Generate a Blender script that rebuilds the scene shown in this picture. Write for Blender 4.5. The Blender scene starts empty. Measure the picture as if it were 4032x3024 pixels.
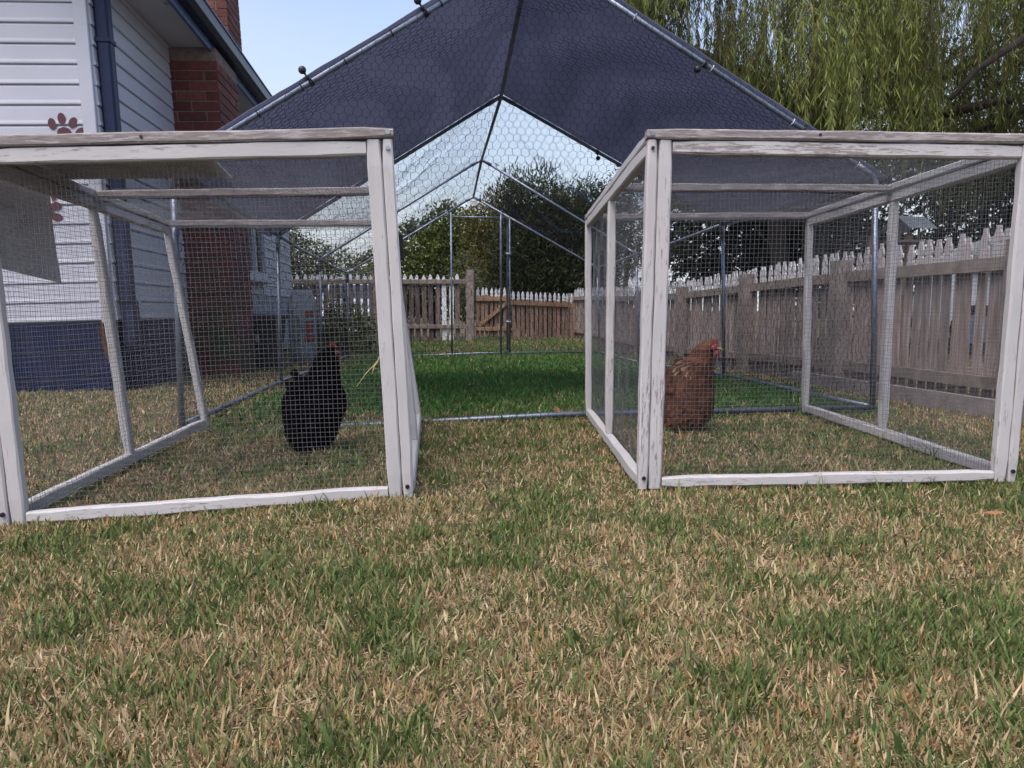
import bpy, math, random
import numpy as np
from mathutils import Vector, Matrix
random.seed(7); rng = np.random.default_rng(11)
R = math.radians
sc = bpy.context.scene
COL = sc.collection

# ------------------------------------------------------------------ camera, sky, sun, exposure
cam_d = bpy.data.cameras.new('camera'); cam = bpy.data.objects.new('camera', cam_d); COL.objects.link(cam)
cam.location = (0, 0, .48); cam.rotation_euler = (R(90 - 5.76), 0, 0)
cam_d.lens = 26.04; cam_d.sensor_width = 36; cam_d.clip_start = .02; cam_d.clip_end = 600
sc.camera = cam
SUN_EL, SUN_AZ = R(60), R(215)          # azimuth measured clockwise from +Y: low, behind the camera
W = bpy.data.worlds.new('World'); sc.world = W; W.use_nodes = True
wn, wl = W.node_tree.nodes, W.node_tree.links
bg = wn['Background']
sky = wn.new('ShaderNodeTexSky'); sky.sky_type = 'NISHITA'; sky.sun_disc = False
sky.sun_elevation = SUN_EL; sky.sun_rotation = SUN_AZ; sky.air_density = 1.0; sky.dust_density = 3.6; sky.ozone_density = 1.8
tc = wn.new('ShaderNodeTexCoord'); mp = wn.new('ShaderNodeMapping'); mp.inputs['Scale'].default_value = (1.3, 1.3, 3.6); mp.inputs['Location'].default_value = (3.1, .7, .4)
cn = wn.new('ShaderNodeTexNoise'); cn.inputs['Scale'].default_value = 1.7; cn.inputs['Detail'].default_value = 5; cn.inputs['Roughness'].default_value = .5
sx = wn.new('ShaderNodeSeparateXYZ'); hz_ = wn.new('ShaderNodeMapRange'); hz_.inputs['From Min'].default_value = .0; hz_.inputs['From Max'].default_value = .5
hz_.inputs['To Min'].default_value = .92; hz_.inputs['To Max'].default_value = .08
cm_ = wn.new('ShaderNodeMapRange'); cm_.inputs['From Min'].default_value = .35; cm_.inputs['From Max'].default_value = .7; cm_.inputs['To Min'].default_value = .72; cm_.inputs['To Max'].default_value = 1.15
ml = wn.new('ShaderNodeMath'); ml.operation = 'MULTIPLY'; ml.use_clamp = True
mx = wn.new('ShaderNodeMix'); mx.data_type = 'RGBA'; mx.inputs['B'].default_value = (3.05, 3.2, 3.4, 1)
wl.new(tc.outputs['Generated'], mp.inputs['Vector']); wl.new(mp.outputs[0], cn.inputs['Vector']); wl.new(tc.outputs['Generated'], sx.inputs[0])
wl.new(sx.outputs['Z'], hz_.inputs['Value']); wl.new(cn.outputs['Fac'], cm_.inputs['Value'])
wl.new(hz_.outputs[0], ml.inputs[0]); wl.new(cm_.outputs[0], ml.inputs[1]); wl.new(ml.outputs[0], mx.inputs['Factor'])
wl.new(sky.outputs[0], mx.inputs['A']); wl.new(mx.outputs['Result'], bg.inputs['Color'])
bg.inputs['Strength'].default_value = .15
sl = bpy.data.lights.new('sun', 'SUN'); sl.energy = .85; sl.angle = R(40); sl.color = (1, .94, .87)
so = bpy.data.objects.new('sun', sl); COL.objects.link(so)
so.rotation_euler = (R(90) - SUN_EL, 0, R(180) - SUN_AZ)
so.location = (0, -5, 8)
vs = sc.view_settings; vs.view_transform = 'Standard'; vs.look = 'None'; vs.exposure = 1.0; vs.gamma = 1; vs.use_curve_mapping = False

# ------------------------------------------------------------------ materials
def nmat(name):
    m = bpy.data.materials.new(name); m.use_nodes = True
    n, l = m.node_tree.nodes, m.node_tree.links
    return m, n, l, n['Principled BSDF']
def c4(c): return (c[0], c[1], c[2], 1)
def coords(n, l, kind, scale):
    mp = n.new('ShaderNodeMapping'); mp.inputs['Scale'].default_value = scale
    if kind == 'grain':
        a = n.new('ShaderNodeAttribute'); a.attribute_name = 'grain'; l.new(a.outputs['Vector'], mp.inputs['Vector'])
    elif kind == 'world':
        g = n.new('ShaderNodeNewGeometry'); l.new(g.outputs['Position'], mp.inputs['Vector'])
    else:
        t = n.new('ShaderNodeTexCoord'); l.new(t.outputs['Object'], mp.inputs['Vector'])
    return mp.outputs[0]
def noise(n, l, vec, scale, detail=4, rough=.55):
    t = n.new('ShaderNodeTexNoise'); t.inputs['Scale'].default_value = scale; t.inputs['Detail'].default_value = detail
    t.inputs['Roughness'].default_value = rough; l.new(vec, t.inputs['Vector']); return t.outputs['Fac']
def ramp(n, l, fac, stops):
    r = n.new('ShaderNodeValToRGB'); e = r.color_ramp.elements
    while len(e) < len(stops): e.new(.5)
    for x, (p, c) in zip(e, stops): x.position = p; x.color = c4(c)
    l.new(fac, r.inputs['Fac']); return r.outputs['Color']
def mixc(n, l, fac, a, b, mode='MIX'):
    m = n.new('ShaderNodeMix'); m.data_type = 'RGBA'; m.blend_type = mode
    for s, v in (('Factor', fac), ('A', a), ('B', b)):
        if isinstance(v, (int, float)): m.inputs[s].default_value = v
        elif isinstance(v, tuple): m.inputs[s].default_value = c4(v)
        else: l.new(v, m.inputs[s])
    return m.outputs['Result']
def bump(n, l, p, h, strength, dist=.002):
    b = n.new('ShaderNodeBump'); b.inputs['Strength'].default_value = strength; b.inputs['Distance'].default_value = dist
    l.new(h, b.inputs['Height']); l.new(b.outputs[0], p.inputs['Normal'])
def simple(name, col, rough=.6, metal=0., var=.25, scale=8, kind='object', bmp=0., spec=.4, rand=0.):
    m, n, l, p = nmat(name)
    v = coords(n, l, kind, (1, 1, 1)); f = noise(n, l, v, scale)
    lo = tuple(c * (1 - var) for c in col); hi = tuple(min(1, c * (1 + var)) for c in col)
    c = ramp(n, l, f, [(.25, lo), (.75, hi)])
    if rand:
        o = n.new('ShaderNodeObjectInfo')
        r2 = ramp(n, l, o.outputs['Random'], [(0, (1 - rand,) * 3), (1, (1 + rand * .6,) * 3)])
        c = mixc(n, l, 1., c, r2, 'MULTIPLY')
    l.new(c, p.inputs['Base Color']); p.inputs['Roughness'].default_value = rough; p.inputs['Metallic'].default_value = metal
    p.inputs['Specular IOR Level'].default_value = spec
    if bmp: bump(n, l, p, noise(n, l, v, scale * 6, 5), bmp)
    return m
def painted_wood(name, paint, wood, wear, rough=.7):
    """painted timber, paint flaked off along the grain; wear 0..1"""
    m, n, l, p = nmat(name)
    v = coords(n, l, 'grain', (11, 95, 95)); f1 = noise(n, l, v, 1.6, 7, .72)
    v2 = coords(n, l, 'grain', (2.2, 9, 9)); f2 = noise(n, l, v2, 1.3, 3)
    v3 = coords(n, l, 'grain', (30, 240, 240)); f3 = noise(n, l, v3, 1., 4)
    ad = n.new('ShaderNodeMath'); ad.operation = 'MULTIPLY_ADD'; ad.inputs[1].default_value = .38; l.new(f2, ad.inputs[0]); 
    hf = n.new('ShaderNodeMath'); hf.operation = 'MULTIPLY'; hf.inputs[1].default_value = .78; l.new(f1, hf.inputs[0]); l.new(hf.outputs[0], ad.inputs[2])
    t = .72 - .32 * wear
    k = ramp(n, l, ad.outputs[0], [(t - .025, (0, 0, 0)), (t + .03, (1, 1, 1))])
    pc = ramp(n, l, f2, [(.3, tuple(c * .84 for c in paint)), (.7, paint)])
    wc = ramp(n, l, f3, [(.3, tuple(c * .55 for c in wood)), (.7, wood)])
    l.new(mixc(n, l, k, pc, wc), p.inputs['Base Color']); p.inputs['Roughness'].default_value = rough
    p.inputs['Specular IOR Level'].default_value = .25
    bump(n, l, p, f1, .5, .0015)
    return m
def leafmat(name, dark, lite, trans=.25, rough=.55):
    m, n, l, p = nmat(name)
    a = n.new('ShaderNodeAttribute'); a.attribute_name = 'tint'
    c = ramp(n, l, a.outputs['Fac'], [(0, dark), (1, lite)])
    l.new(c, p.inputs['Base Color']); p.inputs['Roughness'].default_value = rough; p.inputs['Specular IOR Level'].default_value = .3
    tr = n.new('ShaderNodeBsdfTranslucent'); l.new(c, tr.inputs['Color'])
    ms = n.new('ShaderNodeMixShader'); ms.inputs[0].default_value = trans
    l.new(p.outputs[0], ms.inputs[1]); l.new(tr.outputs[0], ms.inputs[2]); l.new(ms.outputs[0], n['Material Output'].inputs['Surface'])
    return m
def vcol(name, attr='col', rough=.7, trans=0.):
    m, n, l, p = nmat(name)
    a = n.new('ShaderNodeAttribute'); a.attribute_name = attr
    l.new(a.outputs['Color'], p.inputs['Base Color']); p.inputs['Roughness'].default_value = rough; p.inputs['Specular IOR Level'].default_value = .25
    if trans:
        tr = n.new('ShaderNodeBsdfTranslucent'); l.new(a.outputs['Color'], tr.inputs['Color'])
        ms = n.new('ShaderNodeMixShader'); ms.inputs[0].default_value = trans
        l.new(p.outputs[0], ms.inputs[1]); l.new(tr.outputs[0], ms.inputs[2]); l.new(ms.outputs[0], n['Material Output'].inputs['Surface'])
    return m
M = {}
M['paint'] = painted_wood('white_paint_timber', (.50, .48, .485), (.36, .32, .315), .10)
M['paint_worn'] = painted_wood('worn_white_paint_timber', (.51, .485, .49), (.33, .285, .28), .25)
M['grey_wood'] = painted_wood('bare_grey_timber', (.40, .36, .36), (.29, .25, .245), .55, .8)
M['galv_mesh'] = simple('galvanised_wire', (.14, .14, .155), .55, .3, .3, 40)
M['steel'] = simple('galvanised_tube', (.20, .23, .30), .40, .7, .22, 12)
M['hexwire'] = simple('dark_chicken_wire', (.012, .014, .02), .6, 0, .3, 20, 'object', 0, .1)
M['black'] = simple('black_rubber', (.012, .012, .014), .4, 0, .3, 30)
M['zip'] = simple('black_zip_tie', (.02, .02, .02), .5)
M['zipw'] = simple('white_zip_tie', (.6, .62, .64), .5)
M['screw'] = simple('screw_metal', (.3, .31, .33), .35, .9)
M['house_white'] = simple('white_cladding', (.46, .465, .53), .5, 0, .07, 2.5, 'world', .02)
M['house_soffit'] = simple('soffit_sheet', (.52, .51, .52), .7, 0, .08, 3, 'world')
M['house_blue'] = simple('navy_paint', (.0035, .008, .04), .7, 0, .35, 9, 'world', .05, .2)
M['pipe_blue'] = simple('downpipe_paint', (.010, .019, .058), .5, 0, .3, 9, 'world', .03, .25)
M['house_ltblue'] = simple('slate_blue_paint', (.08, .13, .26), .45, 0, .3, 14, 'world', .05)
M['house_grey'] = simple('grey_cladding', (.26, .29, .34), .6, 0, .12, 4, 'world')
M['gutter'] = simple('dark_gutter', (.016, .022, .045), .4, 0, .3, 9, 'world')
M['roof'] = simple('roof_tiles', (.12, .08, .07), .8, 0, .25, 6, 'world')
M['burgundy'] = simple('burgundy_sticker', (.085, .022, .032), .5)
M['greysticker'] = simple('grey_sticker', (.09, .09, .13), .5)
M['glass'] = simple('window_glass', (.03, .035, .045), .08, 0, .2, 2, 'object', 0, .8)
def brickmat():
    m, n, l, p = nmat('red_brick')
    v = coords(n, l, 'world', (1, 1, 1)); f = noise(n, l, v, 26, 6, .7); f2 = noise(n, l, v, 2.6, 5, .6)
    c = ramp(n, l, f, [(.25, (.075, .022, .018)), (.6, (.17, .048, .036)), (.85, (.26, .12, .09))])
    o = n.new('ShaderNodeObjectInfo'); r2 = ramp(n, l, o.outputs['Random'], [(0, (.55, .5, .52)), (1, (1.15, 1.1, 1.1))])
    c = mixc(n, l, 1., c, r2, 'MULTIPLY')
    # moss on the lower bricks: its own blotches
    sp = n.new('ShaderNodeSeparateXYZ'); l.new(v, sp.inputs[0])
    mr = n.new('ShaderNodeMapRange'); mr.inputs['From Min'].default_value = 1.45; mr.inputs['From Max'].default_value = .2; l.new(sp.outputs['Z'], mr.inputs['Value'])
    mm = n.new('ShaderNodeMath'); mm.operation = 'MULTIPLY'; l.new(ramp(n, l, f2, [(.42, (0, 0, 0)), (.6, (1, 1, 1))]), mm.inputs[0]); l.new(mr.outputs[0], mm.inputs[1])
    c = mixc(n, l, mm.outputs[0], c, (.035, .05, .016))
    l.new(c, p.inputs['Base Color']); p.inputs['Roughness'].default_value = .85
    bump(n, l, p, f, .6, .004); return m
M['brick'] = brickmat()
M['mortar'] = simple('mortar', (.20, .15, .135), .9, 0, .3, 20, 'world', .3)
def picketmat(name, tip, a, b, z0):
    """rough-sawn pickets: weathered boards, old white paint left above the rail"""
    m, n, l, p = nmat(name)
    v = coords(n, l, 'object', (34, 34, 3.)); f = noise(n, l, v, 1.5, 6, .65)
    o = n.new('ShaderNodeObjectInfo')
    va = n.new('ShaderNodeVectorMath'); va.operation = 'ADD'; 
    cb = n.new('ShaderNodeCombineXYZ'); ms = n.new('ShaderNodeMath'); ms.operation = 'MULTIPLY'; ms.inputs[1].default_value = 400; l.new(o.outputs['Random'], ms.inputs[0])
    l.new(ms.outputs[0], cb.inputs[0]); l.new(ms.outputs[0], cb.inputs[2])
    l.new(v, va.inputs[0]); l.new(cb.outputs[0], va.inputs[1])
    f = noise(n, l, va.outputs[0], 1.2, 6, .65)
    c = ramp(n, l, f, [(.3, tuple(x * .55 for x in a)), (.5, a), (.75, b)])
    r2 = ramp(n, l, o.outputs['Random'], [(0, (.7, .7, .72)), (1, (1.15, 1.1, 1.08))]); c = mixc(n, l, 1., c, r2, 'MULTIPLY')
    sp = n.new('ShaderNodeSeparateXYZ'); tcn = n.new('ShaderNodeTexCoord'); l.new(tcn.outputs['Object'], sp.inputs[0])
    zz = n.new('ShaderNodeMath'); zz.operation = 'MULTIPLY_ADD'; zz.inputs[1].default_value = .12; l.new(f, zz.inputs[0]); l.new(sp.outputs['Z'], zz.inputs[2])
    ks = n.new('ShaderNodeMath'); ks.operation = 'SUBTRACT'; ks.inputs[1].default_value = z0 + .05; l.new(zz.outputs[0], ks.inputs[0])
    km = n.new('ShaderNodeMath'); km.operation = 'MULTIPLY'; km.inputs[1].default_value = 60; km.use_clamp = True; l.new(ks.outputs[0], km.inputs[0]); k = km.outputs[0]
    c = mixc(n, l, k, c, tip)
    l.new(c, p.inputs['Base Color']); p.inputs['Roughness'].default_value = .8; p.inputs['Specular IOR Level'].default_value = .2
    bump(n, l, p, f, .5, .003); return m
M['picket'] = picketmat('weathered_picket', (.46, .455, .475), (.27, .225, .205), (.43, .38, .36), .74)
M['picket_near'] = picketmat('weathered_picket_bare', (.36, .335, .34), (.27, .225, .21), (.43, .38, .37), .745)
M['picket_tall'] = picketmat('weathered_picket_tall', (.58, .60, .66), (.13, .105, .105), (.24, .20, .20), .99)
M['picket_low'] = picketmat('weathered_picket_low', (.58, .60, .66), (.24, .165, .135), (.40, .30, .25), .72)
M['rail'] = simple('fence_rail_timber', (.20, .165, .145), .85, 0, .4, 10, 'world', .4)
M['rail_new'] = simple('newer_brown_timber', (.235, .15, .095), .8, 0, .35, 10, 'world', .4)
M['postwood'] = simple('fence_post_timber', (.20, .165, .155), .85, 0, .4, 9, 'world', .4)
M['sleeper'] = simple('timber_edging', (.22, .19, .19), .85, 0, .35, 12, 'world', .4)
M['straw'] = simple('dry_straw', (.55, .47, .24), .7)
M['dryleaf'] = simple('dry_brown_leaf', (.30, .13, .06), .7, 0, .35, 60)
M['bark'] = simple('bark', (.032, .025, .021), .9, 0, .45, 14, 'world', .6)
M['bark_red'] = simple('bark_brown', (.13, .085, .055), .9, 0, .45, 14, 'world', .6)

# ------------------------------------------------------------------ mesh helpers
def big(name, V, F, mat, parent=None, attrs=None, smooth=False):
    V = np.ascontiguousarray(V, dtype=np.float32); F = np.ascontiguousarray(F, dtype=np.int32)
    me = bpy.data.meshes.new(name); k = F.shape[1]
    me.vertices.add(len(V)); me.vertices.foreach_set('co', V.ravel())
    me.loops.add(F.size); me.loops.foreach_set('vertex_index', F.ravel())
    me.polygons.add(len(F)); me.polygons.foreach_set('loop_start', np.arange(0, F.size, k, dtype=np.int32))
    if smooth: me.polygons.foreach_set('use_smooth', np.ones(len(F), dtype=bool))
    for an, (ty, arr) in (attrs or {}).items():
        a = me.attributes.new(an, ty, 'POINT')
        a.data.foreach_set({'FLOAT': 'value', 'FLOAT_VECTOR': 'vector', 'FLOAT_COLOR': 'color'}[ty], np.ascontiguousarray(arr, dtype=np.float32).ravel())
    me.update(calc_edges=True); me.validate()
    me.materials.append(mat)
    o = bpy.data.objects.new(name, me); COL.objects.link(o)
    if parent: o.parent = parent
    return o
class MB:
    def __init__(s): s.v = []; s.f = []; s.g = []
    def add(s, v, f, g=None):
        k = len(s.v); s.v += [tuple(map(float, x)) for x in v]; s.f += [tuple(i + k for i in q) for q in f]
        s.g += [tuple(map(float, x)) for x in (g if g is not None else v)]
        return s
    def box(s, a, b):
        x0, y0, z0 = a; x1, y1, z1 = b
        return s.add([(x0, y0, z0), (x1, y0, z0), (x1, y1, z0), (x0, y1, z0), (x0, y0, z1), (x1, y0, z1), (x1, y1, z1), (x0, y1, z1)],
                     [(0, 3, 2, 1), (4, 5, 6, 7), (0, 1, 5, 4), (1, 2, 6, 5), (2, 3, 7, 6), (3, 0, 4, 7)])
    def cbox(s, a, b, c=.004):
        """box with chamfered edges: octagon section along the longest axis, slightly pulled-in ends"""
        a = np.array(a, float); b = np.array(b, float); ax = int(np.argmax(b - a)); o = [i for i in range(3) if i != ax]
        c = min(c, .3 * min((b - a)[o])); L0, L1 = a[ax], b[ax]; e = min(c, .2 * (L1 - L0))
        def ring(t, ins):
            u0, u1, w0, w1 = a[o[0]] + ins, b[o[0]] - ins, a[o[1]] + ins, b[o[1]] - ins; k = c
            P = [(u0 + k, w0), (u1 - k, w0), (u1, w0 + k), (u1, w1 - k), (u1 - k, w1), (u0 + k, w1), (u0, w1 - k), (u0, w0 + k)]
            out = []
            for u, w in P:
                q = [0, 0, 0]; q[ax] = t; q[o[0]] = u; q[o[1]] = w; out.append(q)
            return out
        rs = [ring(L0, e * .7), ring(L0 + e, 0), ring(L1 - e, 0), ring(L1, e * .7)]
        v = sum(rs, []); f = []
        for r in range(3):
            for i in range(8):
                j = (i + 1) % 8; f.append((r * 8 + i, r * 8 + j, r * 8 + 8 + j, r * 8 + 8 + i))
        f.append(tuple(range(7, -1, -1))); f.append(tuple(range(24, 32)))
        return s.add(v, f)
    def tube(s, pts, r, n=10, caps=True):
        pts = [np.array(p, float) for p in pts]; rr = r if isinstance(r, (list, tuple)) else [r] * len(pts)
        d0 = pts[1] - pts[0]; d0 /= np.linalg.norm(d0)
        a = np.cross(d0, [0, 0, 1.]) if abs(d0[2]) < .9 else np.cross(d0, [1., 0, 0]); a /= np.linalg.norm(a)
        v = []
        for i, p in enumerate(pts):
            d = (pts[min(i + 1, len(pts) - 1)] - pts[max(i - 1, 0)]); d /= np.linalg.norm(d)
            a = a - d * (a @ d); a /= np.linalg.norm(a); b = np.cross(d, a)
            for k in range(n):
                t = 2 * math.pi * k / n; v.append(p + rr[i] * (math.cos(t) * a + math.sin(t) * b))
        f = []
        for i in range(len(pts) - 1):
            for k in range(n):
                j = (k + 1) % n; f.append((i * n + k, i * n + j, i * n + n + j, i * n + n + k))
        if caps: f.append(tuple(range(n - 1, -1, -1))); m = (len(pts) - 1) * n; f.append(tuple(range(m, m + n)))
        return s.add(v, f)
    def ball(s, c, r, n=10, sc=(1, 1, 1)):
        v = []; f = []; h = n // 2
        for i in range(h + 1):
            t = math.pi * i / h
            for k in range(n):
                u = 2 * math.pi * k / n
                v.append((c[0] + r * sc[0] * math.sin(t) * math.cos(u), c[1] + r * sc[1] * math.sin(t) * math.sin(u), c[2] + r * sc[2] * math.cos(t)))
        for i in range(h):
            for k in range(n):
                j = (k + 1) % n; f.append((i * n + k, i * n + n + k, i * n + n + j, i * n + j))
        return s.add(v, f)
    def extrude(s, prof, axis, t0, t1):
        """closed 2-D profile (in the two other axes, in order) pushed along axis"""
        o = [i for i in range(3) if i != axis]; n = len(prof); v = []
        for t in (t0, t1):
            for p in prof:
                q = [0, 0, 0]; q[axis] = t; q[o[0]] = p[0]; q[o[1]] = p[1]; v.append(q)
        f = [(i, (i + 1) % n, n + (i + 1) % n, n + i) for i in range(n)] + [tuple(range(n - 1, -1, -1)), tuple(range(n, 2 * n))]
        return s.add(v, f)
    def data(s, name, mat, smooth=False, fn=None, grain=False):
        me = bpy.data.meshes.new(name)
        me.from_pydata([fn(p) for p in s.v] if fn else s.v, [], s.f)
        if grain:
            a = me.attributes.new('grain', 'FLOAT_VECTOR', 'POINT'); a.data.foreach_set('vector', np.array(s.g, dtype=np.float32).ravel())
        if smooth: me.polygons.foreach_set('use_smooth', [True] * len(me.polygons))
        me.update(); me.materials.append(mat); fixn(me)
        return me
    def build(s, name, mat, parent=None, smooth=False, fn=None, grain=False):
        return link(name, s.data(name, mat, smooth, fn, grain), parent)
import bmesh
def fixn(me):
    bm = bmesh.new(); bm.from_mesh(me); bmesh.ops.recalc_face_normals(bm, faces=bm.faces); bm.to_mesh(me); bm.free()
def link(name, me, parent=None, loc=None, rot=None, scale=None):
    o = bpy.data.objects.new(name, me); COL.objects.link(o)
    if parent: o.parent = parent
    if loc is not None: o.location = loc
    if rot is not None: o.rotation_euler = rot
    if scale is not None: o.scale = scale
    return o
def tag(o, label=None, cat=None, group=None, kind=None):
    for k, v in (('label', label), ('category', cat), ('group', group), ('kind', kind)):
        if v: o[k] = v
    return o
def thing(name, label, cat, group=None, loc=(0, 0, 0), rot=(0, 0, 0)):
    o = bpy.data.objects.new(name, None); COL.objects.link(o); o.location = loc; o.rotation_euler = rot; o.empty_display_size = .1
    return tag(o, label, cat, group)
def prisms(A, B, r, n=3):
    """many thin straight wires at once"""
    A = np.asarray(A, float); B = np.asarray(B, float); d = B - A; d /= np.maximum(np.linalg.norm(d, axis=1, keepdims=True), 1e-9)
    h = np.where(np.abs(d[:, 2:3]) < .9, np.array([[0, 0, 1.]]), np.array([[1., 0, 0]]))
    a = np.cross(d, h); a /= np.linalg.norm(a, axis=1, keepdims=True); b = np.cross(d, a)
    m = len(A); V = np.zeros((m, 2 * n, 3)); rr = np.broadcast_to(np.asarray(r, float).reshape(-1, 1), (m, 1))
    for k in range(n):
        t = 2 * math.pi * k / n; off = rr * (math.cos(t) * a + math.sin(t) * b); V[:, k] = A + off; V[:, n + k] = B + off
    base = (np.arange(m) * 2 * n)[:, None]
    F = np.concatenate([base + np.array([[k, (k + 1) % n, n + (k + 1) % n, n + k]]) for k in range(n)], axis=0)
    return V.reshape(-1, 3), F
def vnoise(x, y, s, seed):
    x = np.asarray(x) / s + 1000; y = np.asarray(y) / s + 1000
    ix = np.floor(x).astype(np.int64); iy = np.floor(y).astype(np.int64); fx = x - ix; fy = y - iy
    fx = fx * fx * (3 - 2 * fx); fy = fy * fy * (3 - 2 * fy)
    def h(a, b):
        v = (a * 374761393 + b * 668265263 + seed * 1442695041) & 0x7fffffff
        v = ((v ^ (v >> 13)) * 1274126177) & 0x7fffffff
        return ((v ^ (v >> 16)) & 0xffff) / 65535.
    return (h(ix, iy) * (1 - fx) + h(ix + 1, iy) * fx) * (1 - fy) + (h(ix, iy + 1) * (1 - fx) + h(ix + 1, iy + 1) * fx) * fy
def sm(x, a, b):
    t = np.clip((np.asarray(x, float) - a) / (b - a), 0, 1); return t * t * (3 - 2 * t)
def gz(x, y):
    x = np.asarray(x, float); y = np.asarray(y, float)
    z = -.012 - .05 * sm(-x, .3, 1.4) * (1 - .5 * sm(y, 1.8, 3.2))
    z = z - .02 * sm(y, 2.7, 3.5) - .085 * sm(y, 4, 9) + .06 * sm(y, 9.5, 13) - .33 * sm(y, 14.3, 16)
    return z
def gbump(x, y): return .012 * (vnoise(x, y, .35, 3) - .5) + .008 * (vnoise(x, y, .12, 5) - .5)

# ------------------------------------------------------------------ ground
def build_ground():
    ys = np.concatenate([np.linspace(-6, .4, 10), np.linspace(.5, 4, 90), np.linspace(4.1, 17, 100), np.linspace(18, 60, 16), np.array([90, 150, 250, 400.])])
    xs = np.concatenate([np.array([-400, -200, -100, -50, -25., -15]), np.linspace(-10, -3.1, 20), np.linspace(-3, 3, 130), np.linspace(3.1, 10, 20), np.array([15, 25, 50, 100, 200, 400.])])
    X, Yy = np.meshgrid(xs, ys); Z = gz(X, Yy) + gbump(X, Yy) * (np.abs(X) < 12) * (Yy < 17)
    V = np.stack([X, Yy, Z], -1).reshape(-1, 3); nx = len(xs); i = np.arange(len(ys) - 1)[:, None] * nx + np.arange(nx - 1)[None, :]
    i = i.ravel(); F = np.stack([i, i + 1, i + 1 + nx, i + nx], 1)
    m, n, l, p = nmat('thatch_ground')
    v = coords(n, l, 'world', (1, 1, 1)); f = noise(n, l, v, 9, 6, .7); f2 = noise(n, l, v, 90, 5, .7)
    c = ramp(n, l, f, [(.3, (.05, .056, .025)), (.5, (.10, .08, .046)), (.7, (.17, .125, .075))])
    c = mixc(n, l, .6, c, ramp(n, l, f2, [(.3, (.35, .35, .35)), (.7, (1.3, 1.3, 1.3))]), 'MULTIPLY')
    l.new(c, p.inputs['Base Color']); p.inputs['Roughness'].default_value = .95; p.inputs['Specular IOR Level'].default_value = .1
    bump(n, l, p, f2, .8, .01)
    tag(big('ground', V, F, m, smooth=True), kind='structure')
build_ground()

# street beyond the fence
sv = [(-40, 15.2), (-12, 15.2), (12, 15.2), (40, 15.2), (40, 20), (12, 20), (-12, 20), (-40, 20)]
tag(big('road', [(x, y, float(gz(x, y)) + .03 if y > 16 else -.32) for x, y in sv], [(0, 1, 6, 7), (1, 2, 5, 6), (2, 3, 4, 5)],
        simple('asphalt', (.05, .05, .053), .9, 0, .2, 30, 'world', .3)), kind='structure')

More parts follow.
